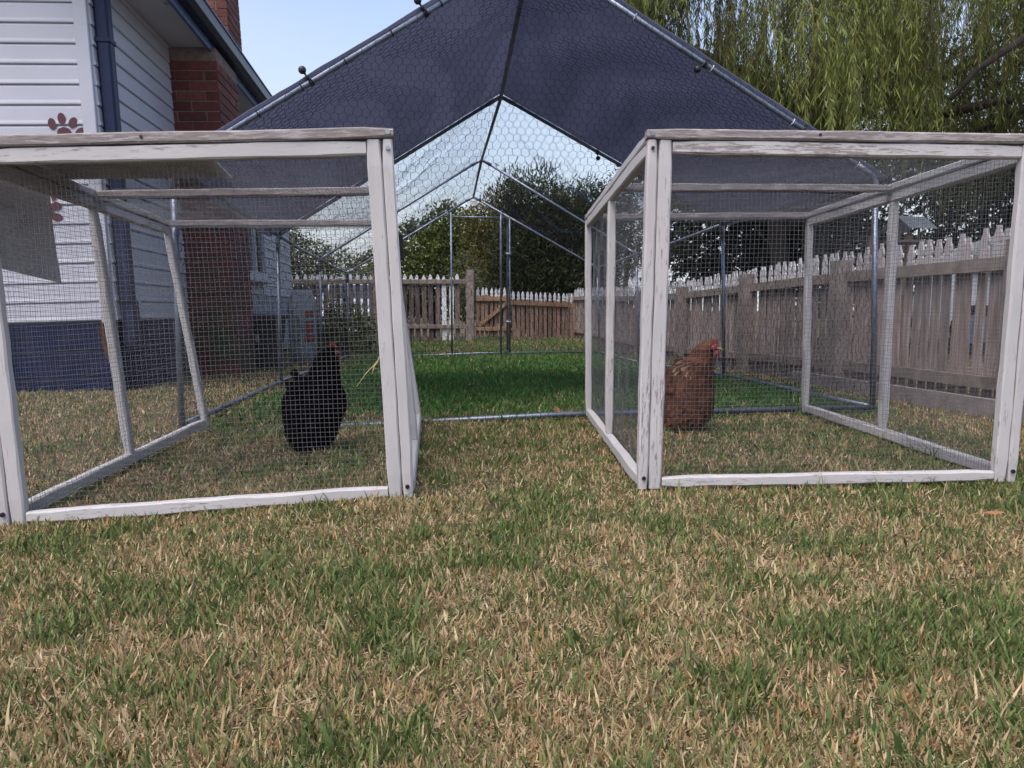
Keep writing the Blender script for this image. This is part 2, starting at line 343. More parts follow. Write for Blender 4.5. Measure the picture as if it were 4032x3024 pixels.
# ------------------------------------------------------------------ grass
def build_grass():
    NT = 84000; BPT = 8
    u = rng.random(NT)
    y0, y1 = .62, 14.0
    q = -.85                                                    # tufts thin out with distance, blades get wider
    y = (y0 ** (q + 1) + u * (y1 ** (q + 1) - y0 ** (q + 1))) ** (1 / (q + 1))
    x = (rng.random(NT) * 2 - 1) * (.74 * y + .25)
    out_ = rng.random(NT) < .12; x = np.where(out_, np.sign(x) * (.74 * y + .25 + rng.random(NT) * 1.3), x)      # lawn goes on beside the frame
    keep = ~((x < -2.45 - .12 * (y - 4.9)) & (y > 4.85) & (y < 12))
    x, y = x[keep], y[keep]
    for (ax, ay, bx_, by_) in ((-1.275, 1.79, -.252, 1.872), (.339, 1.961, 1.412, 2.032)):          # blades standing up against the front rails
        tt = rng.random(190); off = .008 + .03 * rng.random(190) ** 1.5; x = np.append(x, ax + (bx_ - ax) * tt); y = np.append(y, ay + (by_ - ay) * tt - off)
    NT = len(x)
    # inside the run the lawn is lush; before it and beside it is half dry
    cx = .18 - .0925 * (y - 3.2)
    lush = sm(y, 3.3, 3.75) * (1 - sm(np.where(x > cx, (x - cx) * .84, cx - x), 1.35, 1.75)) * (1 - .35 * sm(y, 9, 11))
    lush = lush * (.72 + .28 * vnoise(x, y, .5, 33)); lush = np.maximum(lush, .55 * sm(y, 8.5, 10))
    p1 = vnoise(x, y, .10, 21); p2 = vnoise(x, y, .32, 22); p3 = vnoise(x, y, .045, 23)
    g = .5 * p1 + .35 * p2 + .25 * p3
    side = (y > 2.2) * (np.abs(x - cx) > 1.6) * .12
    green = (g + .42 * lush - side + rng.normal(0, .12, NT)) > .63
    n = NT * BPT
    T = np.repeat(np.arange(NT), BPT)
    gr = green[T] ^ (rng.random(n) < np.where(green[T], .22 * (1 - .8 * lush[T]), .16))
    bigt = (green & (rng.random(NT) < .045) & (y < 5))[T]; yy = y[T]; spread = (.006 + .004 * yy) * np.where(bigt, 1.5, 1)
    gr = gr | (bigt & (rng.random(n) < .8))
    px = x[T] + rng.normal(0, 1, n) * spread; py = yy + rng.normal(0, 1, n) * spread
    pz = gz(px, py) + gbump(px, py) - .003
    az = rng.random(n) * 2 * math.pi
    flat = (~gr) & (rng.random(n) < .42)
    lean = np.where(gr, rng.gamma(2.2, 13, n), rng.gamma(2.4, 15, n)); lean = np.where(flat, 70 + rng.random(n) * 18, np.minimum(lean, 80))
    lean = np.radians(lean)
    L = np.where(gr, rng.normal(.022, .006, n), rng.normal(.0175, .0055, n)) * (1 + .5 * lush[T]) * (1 + .25 * sm(yy, 2, 6))
    L = np.where(bigt & gr, L * rng.uniform(1.2, 2.2, n), L); longb = rng.random(n) < .012; L = np.where(longb, L * 2.1, L); L = np.clip(L, .007, .075)
    w = (.0020 + .00068 * np.minimum(yy, 8)) * np.where(bigt, 1.35, 1) * np.where(gr, 1., 1.05) * (.65 + .75 * rng.random(n)) * np.where(gr & (rng.random(n) < .1), 1.7, 1)
    dx, dy = np.cos(az), np.sin(az); pxn, pyn = -np.sin(az), np.cos(az)
    twist = rng.random(n) * math.pi; wx, wy = np.cos(twist), np.sin(twist)
    V = np.zeros((n, 5, 3))
    l2 = np.minimum(lean + np.where(gr, .35, .12), 1.62)
    m = np.stack([px + dx * np.sin(lean) * L * .55, py + dy * np.sin(lean) * L * .55, pz + np.cos(lean) * L * .55 + .002 * flat], 1)
    t = m + np.stack([dx * np.sin(l2), dy * np.sin(l2), np.cos(l2)], 1) * (L * .45)[:, None]
    ww = np.stack([wx, wy, np.zeros(n)], 1) * w[:, None]
    b = np.stack([px, py, pz + .004 * flat], 1)
    V[:, 0] = b - ww * .5; V[:, 1] = b + ww * .5; V[:, 2] = m - ww * .46; V[:, 3] = m + ww * .46; V[:, 4] = t
    base = (np.arange(n) * 5)[:, None]
    F = np.concatenate([base + np.array([[0, 1, 3]]), base + np.array([[0, 3, 2]]), base + np.array([[2, 3, 4]])])
    r1 = rng.random((n, 1)); r2 = rng.random((n, 1))
    gA = np.array([[.045, .085, .024]]); gB = np.array([[.145, .19, .06]]); gC = np.array([[.26, .26, .10]]); gL = np.array([[.066, .175, .040]])
    sA = np.array([[.26, .18, .10]]); sB = np.array([[.63, .50, .30]]); sC = np.array([[.42, .255, .125]])
    colg = np.where(r2 < .7, gA + (gB - gA) * r1, gB + (gC - gB) * r1)
    lu = lush[T][:, None]; colg = colg * (1 - lu) + lu * (gL * (.6 + .9 * r1) * (.75 + .5 * vnoise(px, py, .4, 34))[:, None])
    tuft_r = rng.random(NT)[T][:, None]
    cols = sA + (sB - sA) * r1; cols = np.where(tuft_r < .22, sC * (.6 + .7 * r1), cols)
    c = np.where(gr[:, None], colg, cols)
    c4_ = np.ones((n, 5, 4)); c4_[:, :, :3] = c[:, None, :]
    o = big('grass', V.reshape(-1, 3), F, vcol('grass_blades', 'col', .6, .22), attrs={'col': ('FLOAT_COLOR', c4_.reshape(-1, 4))})
    tag(o, 'short half dry lawn of green and straw coloured blades', 'grass', kind='stuff')
build_grass()

# ------------------------------------------------------------------ house
HYAW = R(7.0)
HO = (-2.60, 4.90, -.10)
house = thing('house', 'white weatherboard house with navy base, brick chimney and blue eaves', 'house', loc=HO, rot=(0, R(-1.9), HYAW))
BP = .1245; NB = 18; Z0 = .51                       # board pitch, number, top of the plinth (local)
prof = [(0, 0), (.015, 0), (.021, .005), (.021, .013), (.0165, .03), (.0145, .108), (.008, .121), (0, .1245)]
def weatherboard(length, name):
    mb = MB(); mb.extrude([(-o, z) for o, z in prof], 0, -length, 0)       # faces -y
    return mb.data(name, M['house_white'])
fw_me = weatherboard(2.4, 'weatherboard_front')
mb = MB(); mb.extrude([(o, z) for o, z in prof], 1, 0, 1.54); sw_me = mb.data('weatherboard_side', M['house_white'])
mb = MB(); mb.extrude([(o, z) for o, z in prof], 1, 2.3, 6.9); fr_me = mb.data('weatherboard_far', M['house_white'])
for i in range(NB):
    z = Z0 + i * BP
    link('weatherboard', fw_me, house, (-.07, 0, z)); link('weatherboard', sw_me, house, (0, .0, z))
    if i > 1: link('weatherboard', fr_me, house, (0, 0, z))
mb = MB(); mb.box((-2.4, .02, 0), (-.02, .2, 3.2)); mb.box((-.2, .02, 0), (-.002, 6.88, 2.72)); mb.build('wall_core', M['house_grey'], house)
MB().cbox((-.078, -.03, Z0 - .02), (.004, .012, 3.1), .004).build('corner_board', M['house_white'], house)
for i in range(NB, NB + 4): link('weatherboard', fw_me, house, (-.07, 0, Z0 + i * BP))
# plinth boards, navy, with thin gaps
for i, (a, b) in enumerate(((.0, .135), (.143, .31), (.318, .50))):
    MB().cbox((-2.4, -.012, a), (0.0, .014, b), .004).build('plinth_board', M['house_blue'], house)
    MB().cbox((-.012, .016, a), (.012, 1.55, b), .004).build('plinth_board', M['house_blue'], house)
MB().cbox((-.012, 2.3, .0), (.012, 6.9, .36), .004).build('plinth_board', M['house_grey'], house)
MB().cbox((-.010, 2.3, .36), (.014, 6.9, .75), .004).build('wall_panel', M['house_grey'], house)
# downpipe at the corner
dp = MB(); dp.cbox((.022, .03, .62), (.105, .12, 2.78), .012); dp.build('downpipe', M['pipe_blue'], house)
MB().cbox((.016, .022, 2.28), (.112, .128, 2.31), .003).build('pipe_bracket', M['pipe_blue'], house)
MB().cbox((.022, .05, .33), (.105, .16, .64), .012).build('pipe_shoe', M['pipe_blue'], house)
MB().cbox((.022, .14, .515), (.05, .34, .72), .004).build('vent_cover', M['house_white'], house)
# eaves
SZ = 2.76; OV = .33
MB().box((-.02, -.5, SZ), (OV, 7.1, SZ + .012)).build('soffit', M['house_soffit'], house)
MB().cbox((.004, .0, SZ - .035), (.032, 1.5, SZ - .002), .006).build('soffit_trim', M['house_white'], house)
for (x, y, a, b) in ((.27, .62, .03, .05), (.33, 1.02, .02, .025), (.16, .3, .025, .02)):
    MB().add([(x, y, SZ - .003), (x + a, y + .01, SZ - .003), (x + a * 1.2, y + b, SZ - .003), (x + .2 * a, y + b * 1.3, SZ - .003)], [(0, 1, 2, 3)]).build('paint_flake', M['house_grey'], house)
MB().cbox((OV, -.5, SZ - .035), (OV + .028, 7.1, SZ + .125), .005).build('fascia', M['house_ltblue'], house)
gp = [(OV + .03, SZ + .035), (OV + .10, SZ + .03), (OV + .135, SZ + .06), (OV + .138, SZ + .155), (OV + .128, SZ + .155), (OV + .12, SZ + .07), (OV + .04, SZ + .05)]
mb = MB(); mb.extrude([(a, b) for a, b in gp], 1, -.5, 7.12); mb.build('gutter', M['gutter'], house)
MB().cbox((OV + .118, -.5, SZ + .15), (OV + .148, 7.12, SZ + .168), .004).build('gutter_lip', M['house_ltblue'], house)
mb = MB(); mb.extrude([(OV + .11, SZ + .15), (OV + .11, SZ + .172), (-2.6, SZ + 1.15), (-2.6, SZ + 1.12)], 1, -.52, 7.14); mb.build('roof', M['roof'], house)
# bricks
BL, BH, BD, BJ = .225, .073, .108, .010
bme = MB().cbox((-.5, -.5, -.5), (.5, .5, .5), .03).data('brick', M['brick'])
def brick(p, x0, x1, y0, y1, z0):
    j = lambda: random.uniform(-.0015, .0015)
    return link('brick', bme, p, ((x0 + x1) / 2 + j(), (y0 + y1) / 2 + j(), z0 + BH / 2), (0, 0, random.uniform(-.008, .008)), (x1 - x0, y1 - y0, BH))
def corner_stack(p, x0, x1, y0, y1, z0, z1):
    """running bond on the front face (y0) and the right face (x1)"""
    n = int((z1 - z0) / (BH + BJ))
    for i in range(n):
        z = z0 + i * (BH + BJ)
        if i % 2:
            c = x1 - BL; brick(p, c, x1, y0, y0 + BD, z); ys = y0 + BD + BJ
        else:
            c = x1 - BD; brick(p, c, x1, y0, y0 + BL, z); ys = y0 + BL + BJ
        c -= BJ
        while c - x0 > .03:
            a = max(x0, c - BL); brick(p, a, c, y0, y0 + BD, z); c = a - BJ
        while y1 - ys > .03:
            b = min(y1, ys + BL); brick(p, x1 - BD, x1, ys, b, z); ys = b + BJ
BX1, BY0, BY1 = .395, 1.55, 2.28
br = MB().box((.0, BY0 + .008, 0), (BX1 - .008, BY1 - .002, SZ - .003)).build('chimney_breast', M['mortar'], house)
corner_stack(br, .006, BX1, BY0, BY1, .004, SZ - .02)
st = MB().box((-.25, 3.0 + .008, SZ + .2), (.185 - .008, 3.59, SZ + 1.9)).build('chimney_stack', M['mortar'], house)
corner_stack(st, -.245, .185, 3.0, 3.58, SZ + .2, SZ + 1.89)
# window beyond the chimney
wn_ = MB().cbox((.02, 2.9, .95), (.09, 4.7, 1.02), .004); wn_.cbox((.02, 2.9, 2.15), (.08, 4.7, 2.22), .004)
for yy in (2.9, 3.48, 4.08, 4.64): wn_.cbox((.02, yy, 1.0), (.08, yy + .06, 2.17), .004)
wno = wn_.build('window', M['house_white'], house)
for yy in (2.95, 3.53, 4.13): MB().box((.03, yy, 1.0), (.04, yy + .54, 2.16)).build('pane', M['glass'], wno)
MB().cbox((.02, 2.84, .9), (.14, 4.78, .945), .004).build('window_sill', M['house_white'], wno)
# paw print stickers
def paw(cx, cz, s, mat, wall, spec):
    mb = MB()
    for (dx, dz, rx, rz, t) in spec:
        pts = []
        for k in range(18):
            a = 2 * math.pi * k / 18; u, w = rx * math.cos(a), rz * math.sin(a)
            u, w = u * math.cos(t) - w * math.sin(t), u * math.sin(t) + w * math.cos(t)
            x, z = cx + s * (dx + u), cz + s * (dz + w)
            pts.append((x, -.0225, z) if wall == 'front' else (.0225, x, z))
        mb.add(pts, [tuple(range(18))])
    return mb.build('paw_sticker', mat, house)
PAW = [(-.62, .42, .2, .3, .15), (-.12, .68, .2, .31, 0.1), (.42, .48, .2, .3, -.55), (-.05, -.05, .36, .3, 0), (.75, 0.0, .18, .3, -.9)]
paw(-.19, 1.71, .12, M['burgundy'], 'front', PAW)
paw(-.30, 1.21, .13, M['burgundy'], 'front', [(.1, .3, .25, .2, 0), (.1, -.25, .25, .2, 0), (.02, .75, .12, .2, 0), (-.3, .0, .3, .3, 0)])
paw(.27, 1.83, .12, M['greysticker'], 'side', [(-.35, .62, .16, .25, 0), (.1, .35, .16, .24, 0), (-.5, .0, .3, .32, 0), (.2, -.2, .18, .2, 0)])

# ------------------------------------------------------------------ poultry run: bent tube frames, ridge, eave rails
FR = [  # left foot, right foot, apex, left eave z, right eave z
    ((-1.36, 3.02), (1.70, 3.46), (.08, 3.24, 1.97), 1.05, 1.08),
    ((-1.60, 5.10), (1.585, 5.52), (-.078, 5.31, 1.95), .98, 1.10),
    ((-1.83, 7.10), (1.27, 7.42), (-.294, 7.28, 1.91), .95, 1.02),
    ((-2.01, 9.10), (1.11, 9.40), (-.475, 9.25, 1.85), .92, 1.00)]
run = thing('walk_in_run', 'long walk in poultry run of galvanised tubes and chicken wire with gable roof', 'poultry run', loc=(0, 5.5, 0))
RO = np.array((0, 5.5, 0))
loc_ = lambda p: tuple(np.array(p, float) - RO)
def part(mb, name, mat, parent=run, smooth=True): return mb.build(name, mat, parent, smooth, fn=loc_)
TR = .0135
F3 = []
KS = 1.05
FR = [((a[0] * KS, a[1] * KS), (b[0] * KS, b[1] * KS), (c[0] * KS, c[1] * KS, .48 + KS * (c[2] - .48)), .48 + KS * (d - .48), .48 + KS * (e - .48)) for a, b, c, d, e in FR]
for (lf, rf, ap, le, re_) in FR:
    zl, zr = float(gz(*lf)), float(gz(*rf))
    F3.append(dict(lf=np.array((*lf, zl)), rf=np.array((*rf, zr)), le=np.array((lf[0] + .01, lf[1], le)), re=np.array((rf[0] - .04, rf[1], re_)), ap=np.array(ap)))
def lerp(a, b, t): return a + (b - a) * t
for k, f in enumerate(F3):
    for s in ('l', 'r'):
        e, ft = f[s + 'e'], f[s + 'f']; ap = f['ap']
        part(MB().tube([ft + (0, 0, -.02), lerp(ft, e, .5), e - (0, 0, .05)], TR), 'post', M['steel'])
        pts = [e - (0, 0, .07), e - (0, 0, .025), lerp(e, ap, .02) + (0, 0, .002), lerp(e, ap, .07), lerp(e, ap, .5), lerp(e, ap, .975)]
        part(MB().tube(pts, TR * .98), 'rafter', M['steel'])
        part(MB().tube([e - (0, 0, .12), e - (0, 0, .03), lerp(e, ap, .012), lerp(e, ap, .06)], TR * 1.16), 'connector', M['steel'])
    a = f['ap']; part(MB().tube([lerp(a, f['le'], .06), a + (0, 0, -.004), lerp(a, f['re'], .06)], TR * 1.18), 'connector', M['steel'])
for k in range(3):
    f, g = F3[k], F3[k + 1]
    part(MB().tube([f['ap'] - (0, 0, .012), g['ap'] - (0, 0, .012)], TR), 'ridge_pole', M['steel'])
    for s in 'lr':
        part(MB().tube([f[s + 'e'], lerp(f[s + 'e'], g[s + 'e'], .5) - (0, 0, .01), g[s + 'e']], TR * .95), 'eave_rail', M['steel'])
        part(MB().tube([f[s + 'f'] + (0, 0, .03), g[s + 'f'] + (0, 0, .03)], TR), 'ground_rail', M['steel'])
for k in (0, 3):
    f = F3[k]; mid = lerp(f['lf'], f['rf'], .52); mid[2] += .035
    part(MB().tube([f['lf'] + (0, 0, -.012), mid, f['rf'] + (0, 0, .03)], TR * 1.02), 'ground_rail', M['steel'])
# end doorway and its open leaf
f = F3[3]; wd = f['rf'] - f['lf']; wd = wd / np.linalg.norm(wd)
dl = lerp(f['lf'], f['rf'], .405); dr = lerp(f['lf'], f['rf'], .635); zt = 1.66
def rafz(p): 
    t = np.dot(p - f['lf'], wd) / np.linalg.norm(f['rf'] - f['lf'])
    return lerp(f['le'], f['ap'], t / .5)[2] if t < .5 else lerp(f['ap'], f['re'], (t - .5) / .5)[2]
for p in (dl, dr): part(MB().tube([p + (0, 0, -.02), (p[0], p[1], rafz(p) - .012)], TR), 'door_post', M['steel'])
part(MB().tube([(dl[0], dl[1], zt), (dr[0], dr[1], zt)], TR * .9), 'door_head', M['steel'])
ang = math.atan2(wd[1], wd[0]) + R(180 + 78); dd = np.array((math.cos(ang), math.sin(ang), 0)) * .66
hp = dr + (-.03, -.03, 0); zb = hp[2] + .06
lp = [hp + (0, 0, .06), (hp[0], hp[1], zt - .12), hp * (1, 1, 0) + dd * .05 + (0, 0, zt - .045), hp * (1, 1, 0) + dd * .13 + (0, 0, zt - .02),
      hp * (1, 1, 0) + dd * .87 + (0, 0, zt - .02), hp * (1, 1, 0) + dd * .96 + (0, 0, zt - .05), hp * (1, 1, 0) + dd + (0, 0, zt - .13), hp * (1, 1, 0) + dd + (0, 0, zb), hp * (1, 1, 0) + dd * .02 + (0, 0, zb)]
leaf = part(MB().tube(lp, TR), 'door', M['steel'])
for z in (.42, 1.3): part(MB().cbox(hp + (-.02, -.03, z), hp + (.05, .03, z + .035), .004), 'hinge', M['steel'], leaf)
q = hp * (1, 1, 0) + dd * .97 + (0, 0, 1.12); part(MB().cbox(q + (-.006, -.02, 0), q + (.012, .02, .2), .004), 'lock_plate', M['house_grey'], leaf)
t_ = F3[3]['ap'] + (0, -.02, -.05); part(MB().box(t_ + (-.05, -.002, -.06), t_ + (.05, 0, 0)), 'maker_tag', M['zipw'], smooth=False)

def hexnet(w, h, a):
    """hexagonal netting over [0,w]x[0,h]: vertices and edges"""
    s = a / math.sqrt(3); nx = int(w / a) + 2; ny = int(h / (1.5 * s)) + 2; V = []; E = []; idx = {}
    def vid(x, y):
        k = (round(x / a * 4), round(y / s * 4))
        if k not in idx: idx[k] = len(V); V.append((x, y))
        return idx[k]
    for j in range(ny):
        y = j * 1.5 * s; off = (a / 2 if j % 2 else 0)
        for i in range(nx):
            x = i * a + off
            b = vid(x, y); t = vid(x, y + s); E.append((b, t, 1))
            E.append((t, vid(x + a / 2, y + 1.5 * s), 0)); E.append((t, vid(x - a / 2, y + 1.5 * s), 0))
    return np.array(V), np.array(E)
def netting(name, w, h, a, fmap, r=.0008, inside=None, jit=.12, parent=run, seed=0):
    V, E = hexnet(w, h, a); rr = np.random.default_rng(seed)
    warp = np.stack([vnoise(V[:, 0], V[:, 1], .5, 41 + seed) - .5, vnoise(V[:, 0], V[:, 1], .5, 42 + seed) - .5], 1) * a * 1.2
    V = V + warp + rr.normal(0, jit * a * .5, V.shape)
    ok = (V[:, 0] >= 0) & (V[:, 0] <= w) & (V[:, 1] >= 0) & (V[:, 1] <= h)
    if inside is not None: ok &= inside(V[:, 0], V[:, 1])
    E = E[ok[E[:, 0]] & ok[E[:, 1]]]
    P = fmap(V[:, 0], V[:, 1]) - RO
    rad = np.where(E[:, 2] == 1, r * 1.5, r)
    vv, ff = prisms(P[E[:, 0]], P[E[:, 1]], rad)
    return tag(big(name, vv, ff, M['hexwire'], parent), kind='stuff')
def bil(A, B, C_, D, w, h, sag=0., nrm=None, sd=0):
    """map (x,y) -> quad A(0,0) B(w,0) C(w,h) D(0,h)"""
    def fm(x, y):
        u = (x / w)[:, None]; v = (y / h)[:, None]
        P = (A * (1 - u) + B * u) * (1 - v) + (D * (1 - u) + C_ * u) * v
        s = sag * 4 * u * (1 - u) * (.3 + .7 * np.sin(np.pi * v)) + .012 * (vnoise(x, y, .28, 60 + sd) - .5)[:, None]
        return P + s * np.array(nrm if nrm is not None else (0, 0, -1.))
    return fm
# gable ends
def gable(f, a, seed, r, parent=run):
    W_ = float(np.linalg.norm((f['rf'] - f['lf'])[:2])); H_ = f['ap'][2] + .02; e = wd
    d = (f['rf'] - f['lf']) / W_
    le, re_, ap = f['le'][2], f['re'][2], f['ap'][2]
    tt = np.dot((f['ap'] - f['lf'])[:2], d[:2]) / W_
    def inside(x, y):
        u = x / W_; top = np.where(u < tt, le + (ap - le) * u / tt, re_ + (ap - re_) * (1 - u) / (1 - tt)); return y < top + .01
    def fm(x, y):
        P = f['lf'][None, :] * (1, 1, 0) + d[None, :] * (1, 1, 0) * x[:, None]; P[:, 2] = y + float(f['lf'][2]) * np.clip(1 - y, 0, 1)
        P[:, 1] -= .016 + .02 * (vnoise(x, y, .3, 70 + seed) - .3)
        return P
    return netting('chicken_wire', W_, H_, a, fm, r, inside, .14, parent, seed)
gable(F3[0], .036, 1, .0007); 
gb = F3[3]
gable(gb, .055, 2, .0008)
for k in range(3):
    f, g = F3[k], F3[k + 1]
    for s in 'lr':
        ws = float(np.linalg.norm(g[s + 'e'] - f[s + 'e'])); hs = float(np.linalg.norm(f['ap'] - f[s + 'e']))
        up_ = np.array((0, 0, .016))
        netting('chicken_wire', ws, hs, .042, bil(f[s + 'e'] + up_, g[s + 'e'] + up_, g['ap'] + up_, f['ap'] + up_, ws, hs, .03, sd=k), .00075, seed=10 + 2 * k + (s == 'r'))
        hh = float(f[s + 'e'][2])
        o_ = np.array((.016 if s == 'r' else -.016, 0, 0))
        netting('chicken_wire', ws, hh, .055, bil(f[s + 'f'] + o_, g[s + 'f'] + o_, g[s + 'e'] + o_, f[s + 'e'] + o_, ws, hh, .01, (1, 0, 0), sd=k + 5), .0008, seed=20 + 2 * k + (s == 'r'))
# stray folds of fine bird net across the open bays
A_, B_ = [], []
for s, n_ in (('l', 15), ('r', 7)):
    for q in range(n_):
        k = random.choice((1, 1, 2)); f, g = F3[k], F3[k + 1]; u = random.uniform(.03, .97); v0 = random.uniform(0, .5); v1 = random.uniform(.6, 1.); du = random.uniform(-.22, .05)
        pts = []
        for i in range(26):
            t = i / 25; vv = v0 + (v1 - v0) * t; uu = min(.99, max(.01, u + du * t))
            p = lerp(lerp(f[s + 'e'], g[s + 'e'], uu), lerp(f['ap'], g['ap'], uu), vv) + np.array((0, 0, .03 - .10 * math.sin(math.pi * t) * random.uniform(.85, 1.1)))
            pts.append(p + np.array([random.uniform(-.006, .006) for _ in 'xyz']) - RO)
        for a, b in zip(pts[:-1], pts[1:]): A_.append(a); B_.append(b)
        for w_ in range(3):
            off = np.array([random.uniform(-.02, .02) for _ in 'xyz'])
            for a, b in zip(pts[:-1], pts[1:]): A_.append(a + off); B_.append(b + off)
vv, ff = prisms(A_, B_, .0007); M['net'] = simple('blue_bird_net', (.02, .06, .15), .6)
tag(big('bird_net_fold', vv, ff, M['net'], run), kind='stuff')
# ties on the rafters
def ring_tie(p, d, r, th, name, mat, parent=run):
    d = d / np.linalg.norm(d); a = np.cross(d, (0, 1., 0)); a /= np.linalg.norm(a); b = np.cross(d, a)
    pts = [p + r * (math.cos(t) * a + math.sin(t) * b) for t in np.linspace(0, 2 * math.pi, 13)]
    return part(MB().tube(pts, th, 5), name, mat, parent)
f = F3[0]
for t in (.03, .10, .23, .35, .47, .60, .74): ring_tie(lerp(f['le'], f['ap'], t), f['ap'] - f['le'], TR * 1.15, .0028, 'zip_tie', M['zip'])
for t in (.06, .26, .5, .72): ring_tie(lerp(f['re'], f['ap'], t), f['ap'] - f['re'], TR * 1.15, .0028, 'zip_tie', M['zipw'])
def ball_tie(p, d, up_):
    mb = MB(); d = d / np.linalg.norm(d); a = np.cross(d, (0, 1., 0)); a /= np.linalg.norm(a); b = np.cross(d, a)
    for off in (-.005, .005):
        mb.tube([p + d * off + TR * 1.35 * (math.cos(t) * a + math.sin(t) * b) for t in np.linspace(0, 2 * math.pi, 13)], .0035, 5)
    n_ = np.array(up_); q = p + n_ * .038 + np.array((0, -.02, 0)); mb.tube([p + np.array((0, -.018, 0)), q], .005, 6); mb.ball(p + n_ * .052 + np.array((0, -.022, 0)), .017, 12)
    return part(mb, 'ball_tie', M['black'])
for t in (.375, .695): ball_tie(lerp(f['le'], f['ap'], t), f['ap'] - f['le'], (-.55, 0, .8))
for t in (.225, .52): ball_tie(lerp(f['re'], f['ap'], t), f['ap'] - f['re'], (-.75, 0, -.6))
g = F3[1]
for s, t in (('l', .50), ('r', .58)): ball_tie(lerp(g[s + 'e'], g['ap'], t), g['ap'] - g[s + 'e'], (0.1, 0, -1.))
# ------------------------------------------------------------------ shade cloth over the first bay
def shade_cloth():
    f, g = F3[0], F3[1]; prof_ = []
    nu, nv = 56, 70; V = []
    for i in range(nu + 1):
        u = -.009 + 1.012 * i / nu
        for j in range(2 * nv + 1):
            t = (j - nv) / nv                                      # -1 left eave .. 0 ridge .. 1 right eave
            s = 'l' if t < 0 else 'r'; q = 1.03 * abs(t)
            e = lerp(f[s + 'e'], g[s + 'e'], u); a = lerp(f['ap'], g['ap'], u); p = lerp(a, e, q)
            cl = min(max(u, 0), 1)
            fold = .030 * math.sin(26 * q + 9 * u + 3 * math.sin(4 * u)) * (.4 + .6 * float(vnoise(u * 5, t * 6, 1., 14))) * math.sin(math.pi * cl) + .009 * math.sin(61 * q - 14 * u) * math.sin(math.pi * cl) * float(vnoise(u * 7, t * 9, 1., 15))
            sag = fold + .035 * math.sin(math.pi * cl) * math.sin(math.pi * min(q, 1)) + .012 * math.sin(7 * q + 5 * u * (1 if t > 0 else -1.3)) * math.sin(math.pi * cl)
            z = p[2] + .020 - sag + .006 * float(vnoise(u * 9, t * 12, 1., 8) - .5)
            if u < 0: z += .006 * (1 - abs(float(vnoise(t * 11, 0, 1., 9)) - .5))
            V.append((p[0], p[1], z))
    V = np.array(V); n1 = 2 * nv + 1
    i = (np.arange(nu)[:, None] * n1 + np.arange(2 * nv)[None, :]).ravel(); F = np.stack([i, i + n1, i + n1 + 1, i + 1], 1)
    m, n, l, p = nmat('charcoal_shade_cloth')
    v = coords(n, l, 'object', (1, 1, 1)); fn = noise(n, l, coords(n, l, 'object', (.9, 3.4, .9)), 2.4, 6, .62); f2 = noise(n, l, v, 420, 2)
    c = ramp(n, l, fn, [(.3, (.11, .115, .145)), (.72, (.27, .27, .31))]); c = mixc(n, l, .5, c, ramp(n, l, f2, [(.3, (.6, .6, .6)), (.7, (1.3, 1.3, 1.3))]), 'MULTIPLY')  # faded, dirty streaks; their tone also stands in for weak fold shading
    l.new(c, p.inputs['Base Color']); p.inputs['Roughness'].default_value = .85; p.inputs['Specular IOR Level'].default_value = .15
    tr = n.new('ShaderNodeBsdfTranslucent'); tr.inputs['Color'].default_value = (.38, .40, .52, 1)
    ms = n.new('ShaderNodeMixShader'); ms.inputs[0].default_value = .45; l.new(p.outputs[0], ms.inputs[1]); l.new(tr.outputs[0], ms.inputs[2]); l.new(ms.outputs[0], n['Material Output'].inputs['Surface'])
    o = big('shade_cloth', V, F, m, smooth=True)
    md = o.modifiers.new('thickness', 'SOLIDIFY'); md.thickness = .003
    tag(o, 'dark charcoal shade cloth stretched over the front bay of the run roof', 'shade cloth')
shade_cloth()

